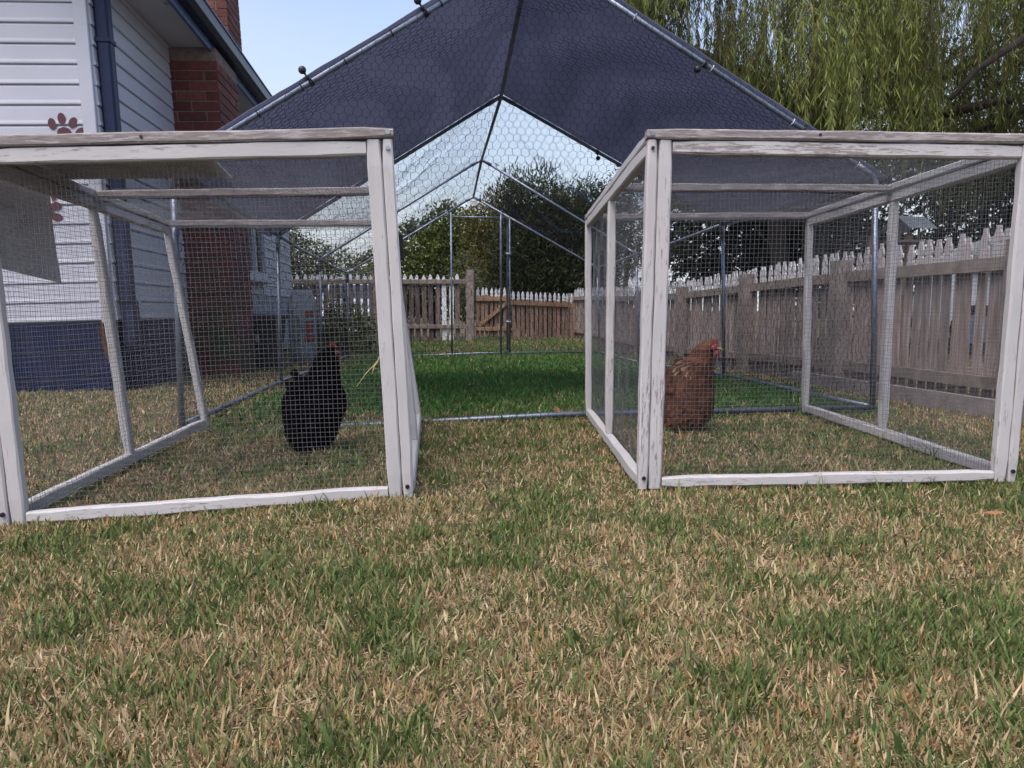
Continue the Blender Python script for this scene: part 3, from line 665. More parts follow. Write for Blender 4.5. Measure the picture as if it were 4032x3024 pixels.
# ------------------------------------------------------------------ the two timber and wire crates
def crate(name, label, B, T, paint, seed, wear_paint):
    """B, T: bottom and top corners fl, fr, br, bl; the crate is a slightly racked box between them"""
    B = [np.array(p, float) for p in B]; T = [np.array(p, float) for p in T]
    W_ = float(np.linalg.norm(B[1] - B[0])); D_ = float(np.linalg.norm(B[3] - B[0])); H_ = float(np.mean([np.linalg.norm(t - b) for t, b in zip(T, B)]))
    O = (B[0] + B[1] + B[2] + B[3]) / 4
    root = thing(name, label, 'crate', 'pair of timber and wire poultry crates', tuple(O))
    def fn(p):
        u, v, w = p[0] / W_, p[1] / D_, p[2] / H_
        lo = (B[0] * (1 - u) + B[1] * u) * (1 - v) + (B[3] * (1 - u) + B[2] * u) * v
        hi = (T[0] * (1 - u) + T[1] * u) * (1 - v) + (T[3] * (1 - u) + T[2] * u) * v
        return tuple(lo * (1 - w) + hi * w - O)
    rr = random.Random(seed)
    def beam(nm, a, b, mat, c=.0045):
        mb = MB(); a = np.array(a, float); b = np.array(b, float); ax = int(np.argmax(b - a)); o = [i for i in range(3) if i != ax]
        # octagonal section in 14 steps with a little wander and knocks
        N = 14; v = []; f = []; gr = []; off = np.array([rr.uniform(0, 60) for _ in 'xyz'])
        for i in range(N + 1):
            t = a[ax] + (b[ax] - a[ax]) * i / N; ins = c * .6 if i in (0, N) else 0; w1, w2 = rr.uniform(-.0009, .0009), rr.uniform(-.0009, .0009)
            u0, u1, z0, z1 = a[o[0]] + ins + w1, b[o[0]] - ins + w1, a[o[1]] + ins + w2, b[o[1]] - ins + w2
            k = c * rr.uniform(.6, 1.3)
            for (uu, zz) in ((u0 + k, z0), (u1 - k, z0), (u1, z0 + k), (u1, z1 - k), (u1 - k, z1), (u0 + k, z1), (u0, z1 - k), (u0, z0 + k)):
                q = [0, 0, 0]; q[ax] = t; q[o[0]] = uu; q[o[1]] = zz; v.append(q); gr.append(off + np.array((t, uu, zz)))
        for i in range(N):
            for k in range(8): j = (k + 1) % 8; f.append((i * 8 + k, i * 8 + j, i * 8 + 8 + j, i * 8 + 8 + k))
        f.append(tuple(range(7, -1, -1))); f.append(tuple(range(N * 8, N * 8 + 8)))
        mb.add(v, f, gr)
        return mb.build(nm, mat, root, False, fn, True)
    P, PW, G_ = M[paint], M[wear_paint], M['grey_wood']
    s, th, top = .036, .028, .026                      # member face, thickness, lid thickness
    ht = H_ - top - .0015
    # side panels: stile edge shows beside the front frame
    for x0, x1 in ((0, th), (W_ - th, W_)):
        beam('stile', (x0, 0, 0), (x1, s, ht), PW); beam('stile', (x0, D_ - s, .0), (x1, D_, ht), P)
        beam('stile', (x0, D_ * .48, s + .001), (x1, D_ * .48 + s, ht - s - .001), P)
        beam('side_rail', (x0, s + .001, ht - s), (x1, D_ - s - .001, ht), P); beam('side_rail', (x0, s + .001, .0), (x1, D_ - s - .001, s), P)
    # front and back frames between the side panels
    for y0, y1, nm in ((0, th, 'front'),):
        beam('front_stile' if nm == 'front' else 'back_stile', (th + .002, y0 + .001, 0), (th + .002 + s, y1, ht), PW)
        beam('front_stile' if nm == 'front' else 'back_stile', (W_ - th - .002 - s, y0 + .001, 0), (W_ - th - .002, y1, ht), P)
        if nm == 'front':
            beam('front_rail', (th + s + .003, y0 + .002, ht - s), (W_ - th - s - .003, y1, ht - .001), PW)
            beam('front_rail', (th + s + .003, y0 + .002, .002), (W_ - th - s - .003, y1, .032), PW)
        else:
            beam('back_rail', (th + s + .003, y0, ht - s), (W_ - th - s - .003, y1 - .001, ht - .001), P)
    # lid frame
    beam('lid_rail', (-.002, -.003, H_ - top), (W_ + .002, s, H_), G_)
    beam('lid_rail', (.0, D_ - s, H_ - top), (W_, D_, H_), G_)
    for x0, x1 in ((0, s), (W_ - s, W_)): beam('lid_rail', (x0, s + .001, H_ - top), (x1, D_ - s - .001, H_ - .001), P)
    beam('lid_bar', (s + .001, D_ * .48, H_ - top - .004), (W_ - s - .001, D_ * .48 + s, H_ - .004), G_)
    # welded wire panels
    pitch = .0118
    def panel(x, y, z, fixed, val, u0, u1, w0, w1, sd):
        A, Bv = [], []; N = 12
        au, aw = [i for i in range(3) if i != fixed]
        def pt(u, w):
            q = np.zeros(3); q[au] = u; q[aw] = w
            q[fixed] = val +   .007 * math.sin(5.1 * u + sd) * math.sin(6.3 * w + sd * 2) + .003 * math.sin(31 * u + 3 * w) * math.sin(17 * w + sd)
            q[au] += .0028 * math.sin(9 * w + sd + 3 * u); q[aw] += .0028 * math.sin(8 * u + 2 * sd + 4 * w)
            return fn(q)
        nu, nw = int((u1 - u0) / pitch), int((w1 - w0) / pitch)
        for i in range(nu + 1):
            u = u0 + (u1 - u0) * i / nu; c = [pt(u, w0 + (w1 - w0) * k / N) for k in range(N + 1)]; A += c[:-1]; Bv += c[1:]
        for i in range(nw + 1):
            w = w0 + (w1 - w0) * i / nw; c = [pt(u0 + (u1 - u0) * k / N, w) for k in range(N + 1)]; A += c[:-1]; Bv += c[1:]
        vv, ff = prisms(A, Bv, .00047)
        tag(big('wire_mesh', vv, ff, M['galv_mesh'], root), kind='stuff')
    panel(0, 0, 0, 1, th + .003, th + .01, W_ - th - .01, .02, ht - .012, 1.)
    panel(0, 0, 0, 0, th + .003, .012, D_ - .012, .012, ht - .012, 3.)
    panel(0, 0, 0, 0, W_ - th - .003, .012, D_ - .012, .012, ht - .012, 4.)
    panel(0, 0, 0, 2, H_ - top - .007, .012, W_ - .012, .012, D_ - .012, 5.)
    # screws and empty screw holes on the front
    for (x, z, r, mt) in ((.012, H_ - .014, .006, 'screw'), (W_ - .012, H_ - .013, .006, 'screw'), (.014, ht - .022, .0045, 'black'), (W_ - .014, ht - .022, .0055, 'screw'), (.016, .03, .0055, 'black'), (W_ - .016, .03, .0055, 'black'), (W_ * .42, H_ - .012, .004, 'black')):
        mb = MB(); yb = -.0045
        mb.tube([(x, yb, z), (x, .004, z)], r, 10)
        if mt == 'screw': mb.box((x - r * .7, yb - .0004, z - r * .14), (x + r * .7, yb + .002, z + r * .14)); mb.box((x - r * .14, yb - .0006, z - r * .7), (x + r * .14, yb + .002, z + r * .7))
        mb.build('screw', M[mt], root, False, fn)
    return root, fn, (W_, D_, H_)
LC, LF, LD = crate('poultry_crate', 'white timber and wire crate beside the house, holding the black hen',
    [(-1.275, 1.79, -.058), (-.252, 1.872, -.004), (-.40, 3.27, -.012), (-1.318, 3.14, -.015)],
    [(-1.318, 1.79, .886), (-.294, 1.872, .926), (-.525, 3.27, .862), (-1.452, 3.14, .846)], 'paint', 3, 'paint')
RC, RF, RD = crate('poultry_crate', 'worn white timber and wire crate beside the picket fence, holding the brown hen',
    [(.339, 1.961, -.004), (1.412, 2.032, .0), (1.415, 3.53, -.006), (.338, 3.39, -.004)],
    [(.350, 1.961, .944), (1.432, 2.032, .946), (1.398, 3.53, .928), (.326, 3.39, .902)], 'paint', 9, 'paint_worn')
# hook catch on the outer right edge of the left crate
o = MB().cbox((LD[0] + .001, .16, LD[2] - .30), (LD[0] + .012, .19, LD[2] - .23), .003).build('hook_catch', M['black'], LC, False, LF)

# weathered sheets covering a corner of the left crate
M['ply'] = painted_wood('weathered_ply', (.62, .60, .65), (.45, .42, .44), .3, .9)
def sheet(name, label, quad, th_, lip=None):
    q = [np.array(p, float) for p in quad]; o_ = q[0]; root = None
    n = np.cross(q[1] - q[0], q[3] - q[0]); n /= np.linalg.norm(n); N = 10; v = []; g_ = []
    for side in (0, 1):
        for i in range(N + 1):
            for j in range(N + 1):
                a, b = i / N, j / N; p = (q[0] * (1 - a) + q[1] * a) * (1 - b) + (q[3] * (1 - a) + q[2] * a) * b
                p = p + n * (th_ * side + .012 * math.sin(2.5 * a + 1) * math.sin(3 * b)); v.append(p - o_); g_.append((a * .9, b * .7, side))
    f = []; m1 = N + 1; K = m1 * m1
    for i in range(N):
        for j in range(N):
            k = i * m1 + j; f.append((k, k + 1, k + m1 + 1, k + m1)); f.append((K + k, K + k + m1, K + k + m1 + 1, K + k + 1))
    edge = [(i, 0) for i in range(N)] + [(N, j) for j in range(N)] + [(i, N) for i in range(N, 0, -1)] + [(0, j) for j in range(N, 0, -1)]
    for a, b in zip(edge, edge[1:] + edge[:1]):
        k, l_ = a[0] * m1 + a[1], b[0] * m1 + b[1]; f.append((k, l_, K + l_, K + k))
    mb = MB(); mb.add(v, f, g_); ob = mb.build(name, M['ply'], None, False, None, True); ob.location = tuple(o_)
    return tag(ob, label, 'board')
def Lp(u, v, w): return np.array(LF((u * LD[0], v * LD[1], w * LD[2]))) + np.array(LC.location)
sheet('roof_sheet', 'weathered grey sheet lying flat on top of the left crate', [Lp(-.02, .06, 1.006), Lp(.52, .06, 1.006), Lp(.50, .40, 1.006), Lp(-.02, .40, 1.006)], .006)
sheet('side_sheet', 'weathered grey board hanging outside the left crate near the house', [Lp(-.03, .03, .70), Lp(-.035, .36, .66), Lp(-.03, .36, .97), Lp(-.03, .03, .97)], .005)

# ------------------------------------------------------------------ picket fences
FO = np.array((2.07, 6.30)); FD = np.array((-.12, .993)); FN = np.array((-.993, -.12))       # along the fence, towards the lawn
def picket_mesh(name, w, h, th_, mat, style=0):
    if style == 0: pr = [(-w / 2, 0), (w / 2, 0), (w / 2, h - .10), (w * .36, h - .088), (w * .47, h - .07), (w * .44, h - .05), (w * .24, h - .022), (w * .20, h), (-w * .20, h), (-w * .24, h - .022), (-w * .44, h - .05), (-w * .47, h - .07), (-w * .36, h - .088), (-w / 2, h - .10)]
    else: pr = [(-w / 2, 0), (w / 2, 0), (w / 2, h - .125), (w * .30, h - .108), (w * .44, h - .08), (w * .36, h - .045), (w * .06, h), (-w * .06, h), (-w * .36, h - .045), (-w * .44, h - .08), (-w * .30, h - .108), (-w / 2, h - .125)]
    n = len(pr); v = [(x, -th_ / 2, z) for x, z in pr] + [(x, th_ / 2, z) for x, z in pr]
    f = [(i, (i + 1) % n, n + (i + 1) % n, n + i) for i in range(n)] + [tuple(range(n)), tuple(range(2 * n - 1, n - 1, -1))]
    return MB().add(v, f).data(name, mat)
fence = thing('picket_fence', 'weathered brown picket fence running along the right side of the lawn', 'fence', loc=(FO[0], FO[1], 0))
fang = math.atan2(FD[1], FD[0])
pm_far = [picket_mesh('picket', .056, .90 + d, .012, M['picket']) for d in (0, .012)]
pm_near = [picket_mesh('picket', .057, .91 + d, .012, M['picket_near']) for d in (0, .014, -.01)]
t = -4.2
while t < 7.55:
    p = FD * t; z = float(gz(*(FO + p)))
    near = t < -1.25
    link('picket', random.choice(pm_near if near else pm_far), fence, (p[0], p[1], z - .01 + random.uniform(-.012, .012)), (random.uniform(-.012, .012), random.uniform(-.02, .02), fang + random.uniform(-.05, .05)))
    t += .082 + random.uniform(-.004, .005)
posts_t = [-4.3, -2.86, -1.36, .08, 1.66, 3.2, 4.7, 6.2, 7.6]
def along(t0, t1, off0, off1, z0, z1, zs=None):
    """box along the fence line, corners in fence frame"""
    mb = MB(); a = FD * t0; b = FD * t1; za = float(gz(*(FO + a))); zb = float(gz(*(FO + b))); v = []
    for (p, zz) in ((a, za), (b, zb)):
        for (o_, z_) in ((off0, z0), (off1, z0), (off1, z1), (off0, z1)): q = p + FN * o_; v.append((q[0], q[1], zz + z_))
    return mb.add(v, [(0, 1, 2, 3), (7, 6, 5, 4), (0, 4, 5, 1), (1, 5, 6, 2), (2, 6, 7, 3), (3, 7, 4, 0)])
for a, b in zip(posts_t[:-1], posts_t[1:]):
    along(a + .052, b - .052, .013, .05, .70, .765).build('rail', M['rail'], fence)
    along(a + .052, b - .052, .013, .05, .12, .18).build('rail', M['rail'], fence)
for tp in posts_t:
    along(tp - .05, tp + .05, .012, .11, -.1, .83 + random.uniform(-.01, .02)).build('post', M['postwood'], fence)
ed = along(-4.2, -.95, .13, .17, -.02, .085); o = ed.build('timber_edging', M['sleeper'], None); o.location = (FO[0], FO[1], 0)
tag(o, 'low grey timber plank edging the lawn in front of the right fence', 'edging')

# tall picket fence at the back, then gate and a lower run to the corner
BY = 13.1
bf = thing('picket_fence', 'tall dark picket fence with white tips at the back, behind the run', 'fence', loc=(-2.4, BY, 0))
ptall = [picket_mesh('picket', .078, 1.17, .02, M['picket_tall'], 1)]
M['white_picket'] = simple('white_painted_picket', (.62, .63, .68), .6, 0, .08, 8, 'world')
pwhite = picket_mesh('picket', .078, 1.15, .02, M['white_picket'], 1)
x = -6.2
while x < -.86:
    link('picket', pwhite if (-1.28 < x < -1.0) else ptall[0], bf, (x + 2.4, 0, float(gz(x, BY)) + random.uniform(-.01, .012)), (0, random.uniform(-.015, .015), random.uniform(-.04, .04)))
    x += .1165 + random.uniform(-.004, .004)
def bbox(a, b): return MB().cbox(a, b, .006)
bbox((-3.8, -.055, .92), (1.60, -.013, 1.0)).build('rail', M['rail'], bf); bbox((-3.8, -.055, .14), (1.60, -.013, .21)).build('rail', M['rail'], bf)
for x in (-2.9, -1.75, -.02): bbox((x, -.12, -.12), (x + .12, -.056, 1.10)).build('post', M['postwood'], bf)
gp_ = bbox((1.595, -.10, -.12), (1.735, .06, 1.16)); gp_.build('gate_post', M['postwood'], bf)
gate = thing('garden_gate', 'low brown picket gate with diagonal brace beside the dark post', 'gate', loc=(-.66, BY + .02, 0))
plow = picket_mesh('picket', .058, .86, .018, M['picket_low'], 1)
x = .05
while x < .58:
    link('picket', plow, gate, (x, 0, .0 + random.uniform(-.008, .01)), (0, random.uniform(-.02, .02), 0)); x += .082
bbox((.02, -.05, .62), (.60, -.011, .70)).build('rail', M['rail_new'], gate); bbox((.02, -.05, .10), (.60, -.011, .17)).build('rail', M['rail_new'], gate)
d = MB(); d.add([(.04, -.052, .20), (.10, -.052, .17), (.60, -.052, .58), (.55, -.052, .62), (.04, -.012, .20), (.10, -.012, .17), (.60, -.012, .58), (.55, -.012, .62)], [(0, 1, 2, 3), (7, 6, 5, 4), (0, 4, 5, 1), (1, 5, 6, 2), (2, 6, 7, 3), (3, 7, 4, 0)]); d.build('brace', M['rail_new'], gate)
bbox((.58, -.054, .05), (.62, .0, .82)).build('gate_frame', M['rail_new'], gate)
lf_ = thing('picket_fence', 'low picket fence with white tips between the gate and the far corner', 'fence', loc=(0, BY, 0))
A0, A1 = np.array((-.05, 13.12)), np.array((1.10, 13.75)); n_ = 15
for i in range(n_):
    p = A0 + (A1 - A0) * i / (n_ - 1); zz = float(gz(*p)) - .045 * i / n_
    link('picket', plow, lf_, (p[0], p[1] - BY, zz + random.uniform(-.008, .01)), (0, random.uniform(-.02, .02), math.atan2(*(A1 - A0)[::-1])))
v = []
for p, dz in ((A0, .0), (A1, -.045)):
    for oy, z_ in ((-.05, .62), (-.012, .62), (-.012, .69), (-.05, .69)): v.append((p[0], p[1] - BY + oy, float(gz(*p)) + dz + z_))
MB().add(v, [(0, 1, 2, 3), (7, 6, 5, 4), (0, 4, 5, 1), (1, 5, 6, 2), (2, 6, 7, 3), (3, 7, 4, 0)]).build('rail', M['rail_new'], lf_)
zc = float(gz(*A1)); MB().cbox((A1[0] - .02, A1[1] - BY - .08, zc - .1), (A1[0] + .09, A1[1] - BY + .03, zc + .64), .006).build('post', M['picket_low'], lf_)

# ------------------------------------------------------------------ trees
def leaves(P, Dn, L, Wd, seed, droop=0.):
    """leaf = two triangles pairs folded along a midrib; P positions, Dn directions"""
    r = np.random.default_rng(seed); n = len(P); Dn = Dn / np.linalg.norm(Dn, axis=1, keepdims=True)
    a = np.cross(Dn, r.normal(size=(n, 3))); a /= np.linalg.norm(a, axis=1, keepdims=True); b = np.cross(Dn, a)
    L = np.broadcast_to(np.asarray(L, float), (n,))[:, None]; Wd = np.broadcast_to(np.asarray(Wd, float), (n,))[:, None]
    V = np.zeros((n, 4, 3)); V[:, 0] = P; V[:, 2] = P + Dn * L + np.array([[0, 0, -1.]]) * droop * L
    mid = P + Dn * L * .45 + b * Wd * .25
    V[:, 1] = mid + a * Wd * .5; V[:, 3] = mid - a * Wd * .5
    k = (np.arange(n) * 4)[:, None]; F = np.concatenate([k + np.array([[0, 1, 2]]), k + np.array([[0, 2, 3]])])
    return V.reshape(-1, 3), F
def branchy(base, tips, r0, seed, mat, parent, name='trunk', mid=.45):
    rr = random.Random(seed); mb = MB(); base = np.array(base, float); c = np.mean(tips, axis=0); fork = lerp(base, c, mid); fork[:2] = lerp(base, c, mid * .6)[:2]
    p1 = lerp(base, fork, .5) + np.array((rr.uniform(-1, 1), rr.uniform(-1, 1), 0)) * r0 * .6
    mb.tube([base - (0, 0, .15), base + (0, 0, .1), p1, fork], [r0 * 1.25, r0, r0 * .85, r0 * .7], 8)
    for tp in tips:
        tp = np.array(tp, float); s = lerp(p1, fork, rr.uniform(.4, 1.)); m_ = lerp(s, tp, .5) + np.array([rr.uniform(-.15, .15) for _ in 'xyz']) * np.linalg.norm(tp - s)
        mb.tube([s, lerp(s, m_, .55), m_, tp], [r0 * .5, r0 * .38, r0 * .26, r0 * .07], 6)
    return mb.build(name, mat, parent, True)
def bush_tree(name, label, base, blobs, n, leaf, wid, mat, trunk_r, seed, cat='tree', dirz=.0, clump=7, group='trees beyond the fence', fill=.35, droop=.2):
    """crown = leaf clumps on and in a set of uneven blobs (cx,cy,cz,rx,ry,rz) in world coordinates"""
    r = np.random.default_rng(seed); base = np.array(base, float); root = thing(name, label, cat, group, tuple(base))
    bl = np.array(blobs, float); vol = bl[:, 3] * bl[:, 4] * bl[:, 5]; pick = r.choice(len(bl), n // clump, p=vol / vol.sum()); b = bl[pick]
    d = r.normal(size=(len(b), 3)); d /= np.linalg.norm(d, axis=1, keepdims=True)
    lump = .78 + .42 * vnoise(d[:, 0] * 3 + pick * 7, d[:, 1] * 3 + d[:, 2] * 5, 1., seed)
    rad = np.where(r.random(len(b)) < fill, r.random(len(b)) ** .5, 1 - .16 * r.random(len(b))) * lump
    C = b[:, :3] + d * rad[:, None] * b[:, 3:]
    tint = np.clip(.45 + r.normal(0, .22, len(C)), 0, 1)
    P = np.repeat(C, clump, 0) + r.normal(0, leaf * .9, (len(C) * clump, 3)); D_ = np.repeat(d, clump, 0) * .7 + r.normal(0, .6, P.shape); D_[:, 2] += dirz
    V, F = leaves(P - base, D_, leaf * r.uniform(.6, 1.3, len(P)), wid * r.uniform(.7, 1.25, len(P)), seed, droop)
    tv = np.repeat(np.clip(np.repeat(tint, clump) + r.normal(0, .12, len(P)), 0, 1), 4)
    big('crown', V, F, mat, root, {'tint': ('FLOAT', tv)})
    tips = [bl[k][:3] - base + np.array((0, 0, .2)) * bl[k][5] for k in range(len(bl))]
    branchy((0, 0, 0), tips, trunk_r, seed, M['bark'], root)
    return root
M['leaf_mid'] = leafmat('mid_green_leaves', (.025, .045, .010), (.18, .205, .045))
M['leaf_dark'] = leafmat('dark_green_leaves', (.008, .015, .007), (.045, .062, .024))
M['leaf_con'] = leafmat('conifer_sprays', (.010, .018, .007), (.075, .085, .030))
M['leaf_olive'] = leafmat('olive_leaves', (.05, .065, .03), (.16, .18, .09))
M['leaf_willow'] = leafmat('weeping_leaves', (.014, .026, .007), (.235, .285, .065), .35)
M['leaf_bronze'] = leafmat('bronze_tips', (.06, .06, .012), (.20, .17, .045))
G0 = -.36
bush_tree('broadleaf_tree', 'round mid green leafy tree behind the tall back fence', (-2.3, 22, G0),
          [(-2.6, 22, 1.6, 1.5, 1.4, 1.25), (-1.5, 22, 2.0, 1.2, 1.1, 1.35), (-3.6, 22, 1.1, 1.3, 1.2, 1.0), (-1.8, 22, 2.75, .85, .8, .8), (-.9, 22, 1.2, 1.0, .9, 1.2), (-2.6, 22, 2.5, .7, .7, .6)], 24000, .11, .08, M['leaf_mid'], .12, 31)
bush_tree('olive_tree', 'small pale olive green tree above the gate', (-1.15, 19, G0), [(-1.15, 19, 1.15, .45, .4, .75), (-.95, 19, .7, .4, .4, .5)], 3200, .075, .03, M['leaf_olive'], .05, 32, dirz=.5)
bush_tree('conifer_tree', 'tall dark feathery conifer behind the low back fence', (1.0, 20, G0),
          [(.55, 20, 1.0, 1.05, 1.0, 1.1), (1.6, 20, 1.2, 1.2, 1.0, 1.3), (.5, 20, 2.2, .95, .9, .9), (1.25, 20, 2.6, .8, .8, .8), (.15, 20, 3.3, .42, .4, .75), (.75, 20, 3.5, .38, .4, .7), (2.1, 20, 2.2, .8, .8, .8), (1.3, 20, 3.2, .35, .3, .6)] + [(random.uniform(-.5, 2.7), 20 + random.uniform(-.5, .3), random.uniform(1.7, 3.4), random.uniform(.2, .4), .3, random.uniform(.25, .5)) for _ in range(22)], 50000, .17, .034, M['leaf_con'], .14, 33, dirz=.55, clump=10, droop=0)
bush_tree('conifer_tree', 'bronze tipped conifer top showing left of the dark conifer', (-.55, 21, G0), [(-.75, 21, 2.5, .55, .5, .85), (-.5, 21, 3.1, .38, .4, .65), (-1.15, 21, 2.9, .2, .2, .35), (-.6, 21, 1.4, .8, .7, .9)], 9500, .13, .035, M['leaf_bronze'], .1, 34, dirz=.5, clump=9, droop=0)
bush_tree('broadleaf_tree', 'thin leafy tree right of the conifer, beside the right crate', (2.9, 19, G0), [(2.6, 19, 3.2, .55, .5, .7), (2.9, 19, 2.2, .8, .8, .9), (3.1, 19, 3.9, .4, .4, .5)], 3800, .10, .05, M['leaf_con'], .09, 35, clump=6, fill=.6)
bush_tree('broadleaf_tree', 'dull green tree seen between house and run', (-5.4, 19, G0), [(-5.6, 19, 1.5, 1.1, 1, 1.0), (-4.5, 19, 1.2, .9, .9, .8), (-6.3, 19, 2.1, .9, .9, .8), (-3.7, 19, .9, .7, .7, .6)], 12000, .10, .05, M['leaf_olive'], .1, 36, clump=6, fill=.55)
bush_tree('broadleaf_tree', 'dark broad leafy tree behind the middle of the right fence', (4.3, 12.5, -.1),
          [(3.6, 12.5, 2.0, 1.1, 1, 1.1), (4.7, 12.5, 2.4, 1.2, 1.1, 1.2), (3.9, 12.5, 3.1, 1.2, 1.1, 1.0), (5.2, 12.5, 1.4, 1.0, 1.0, .9), (3.1, 12.6, 1.35, .55, .6, .5)], 19000, .12, .075, M['leaf_dark'], .13, 37)
bush_tree('broadleaf_tree', 'very dark dense tree behind the right end of the fence', (7.2, 11.5, -.05),
          [(6.4, 11.5, 2.0, 1.3, 1.1, 1.3), (7.9, 11.5, 2.3, 1.4, 1.2, 1.5), (6.8, 11.5, 3.3, 1.4, 1.2, 1.1), (8.9, 11.5, 1.3, 1.2, 1, 1.1), (6.0, 11.6, .9, .8, .8, .7)], 17000, .11, .055, M['leaf_dark'], .16, 38)
# weeping tree: hanging strands of narrow leaves
def weeping_tree():
    r = np.random.default_rng(77); base = np.array((3.35, 9.4, -.03))
    root = thing('weeping_tree', 'large weeping tree with hanging yellow green strands over the right fence', 'tree', 'trees beyond the fence', tuple(base))
    # curtains of strands: each clump hangs together, light and shade put into its tint: lit in front, darker with depth
    NC = 330; cxs = r.uniform(1.0, 7.6, NC); cys = r.uniform(6.6, 11.0, NC); cxs = cxs * (.62 + .045 * cys)
    low = 2.3 + .5 * vnoise(cxs, cys, .55, 5) - .5 * sm(cxs, 4.4, 6.0) * vnoise(cxs, cys, .9, 6) + .9 * (1 - sm(cxs, 1.2, 2.2))
    cz = low + r.gamma(1.6, .55, NC) + .55; cz = np.minimum(cz, low + 3.2)
    per = r.integers(10, 30, NC); I = np.repeat(np.arange(NC), per); NS = len(I)
    rad = r.uniform(.08, .26, NC)[I]
    x = cxs[I] + r.normal(0, 1, NS) * rad; ys = cys[I] + r.normal(0, 1, NS) * rad; zt = cz[I] + r.uniform(-.25, .2, NS); L = r.uniform(.5, 1.2, NS) * r.uniform(.75, 1.25, NC)[I]
    gap = vnoise(x, zt - .4, .5, 15); keep = ~((gap < .2 + .16 * sm(x, 3.6, 5))); I, x, ys, zt, L = I[keep], x[keep], ys[keep], zt[keep], L[keep]; NS = len(x)
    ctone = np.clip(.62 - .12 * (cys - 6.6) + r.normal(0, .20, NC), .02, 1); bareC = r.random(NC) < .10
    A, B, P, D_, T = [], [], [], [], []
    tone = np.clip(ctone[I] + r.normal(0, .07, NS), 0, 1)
    for i in range(NS):
        k = max(3, int(L[i] / .11)); sw = r.normal(0, .10, 2); p = np.array((x[i], ys[i], zt[i])); a0 = r.uniform(0, 6.28)
        out = np.array((math.cos(a0), math.sin(a0), 0)) * r.uniform(.05, .3)
        for s in range(k):
            t = (s + 1) / k; q = np.array((x[i], ys[i], zt[i])) + out * math.sin(t * 1.6) * .6 + np.array((sw[0] * t, sw[1] * t, -L[i] * t)) + r.normal(0, .008, 3)
            A.append(p); B.append(q)
            bare = bareC[I[i]] and t < .85
            if not bare:
                for w in range(5):
                    P.append(lerp(p, q, r.random())); D_.append((r.normal(0, .42), r.normal(0, .42), -1.0)); T.append(tone[i])
            p = q
    P = np.array(P) - base; D_ = np.array(D_); T = np.array(T)
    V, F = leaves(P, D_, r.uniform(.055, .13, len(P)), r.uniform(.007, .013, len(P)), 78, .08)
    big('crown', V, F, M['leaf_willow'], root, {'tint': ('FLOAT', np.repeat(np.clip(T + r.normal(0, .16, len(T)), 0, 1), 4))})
    vv, ff = prisms(np.array(A) - base, np.array(B) - base, .0022); tag(big('hanging_twigs', vv, ff, M['bark_red'], root), kind='stuff')
    mb = MB()
    mb.tube([(0, 0, -.2), (.05, 0, .8), (-.02, .1, 1.6), (.25, .2, 2.6), (.5, .2, 3.8)], [.14, .12, .11, .10, .08], 10)
    limbs = [[(0, .1, 1.7), (-.7, -.1, 2.4), (-1.2, -.5, 3.2), (-1.9, -.9, 3.7)], [(.2, .2, 2.5), (1.1, -.2, 3.0), (2.2, -.7, 3.4)], [(.05, .1, 1.5), (.9, .5, 1.9), (2.0, .2, 2.5), (3.3, -.6, 3.15), (4.2, -1.0, 3.4)], [(.3, .2, 3.0), (-.5, .7, 3.7), (-1.2, 1.2, 4.2)], [(1.1, -.2, 3.0), (1.5, -.8, 2.7), (2.0, -1.2, 2.75)], [(3.2, -1.4, 4.1), (2.1, -2.1, 3.45), (1.45, -2.3, 3.05), (.95, -2.3, 2.72), (.72, -2.3, 2.45)]]
    for lb in limbs: mb.tube([np.array(p) for p in lb], [.075, .06, .045, .03, .02][:len(lb)], 8)
    mb.build('trunk', M['bark'], root, True)
weeping_tree()

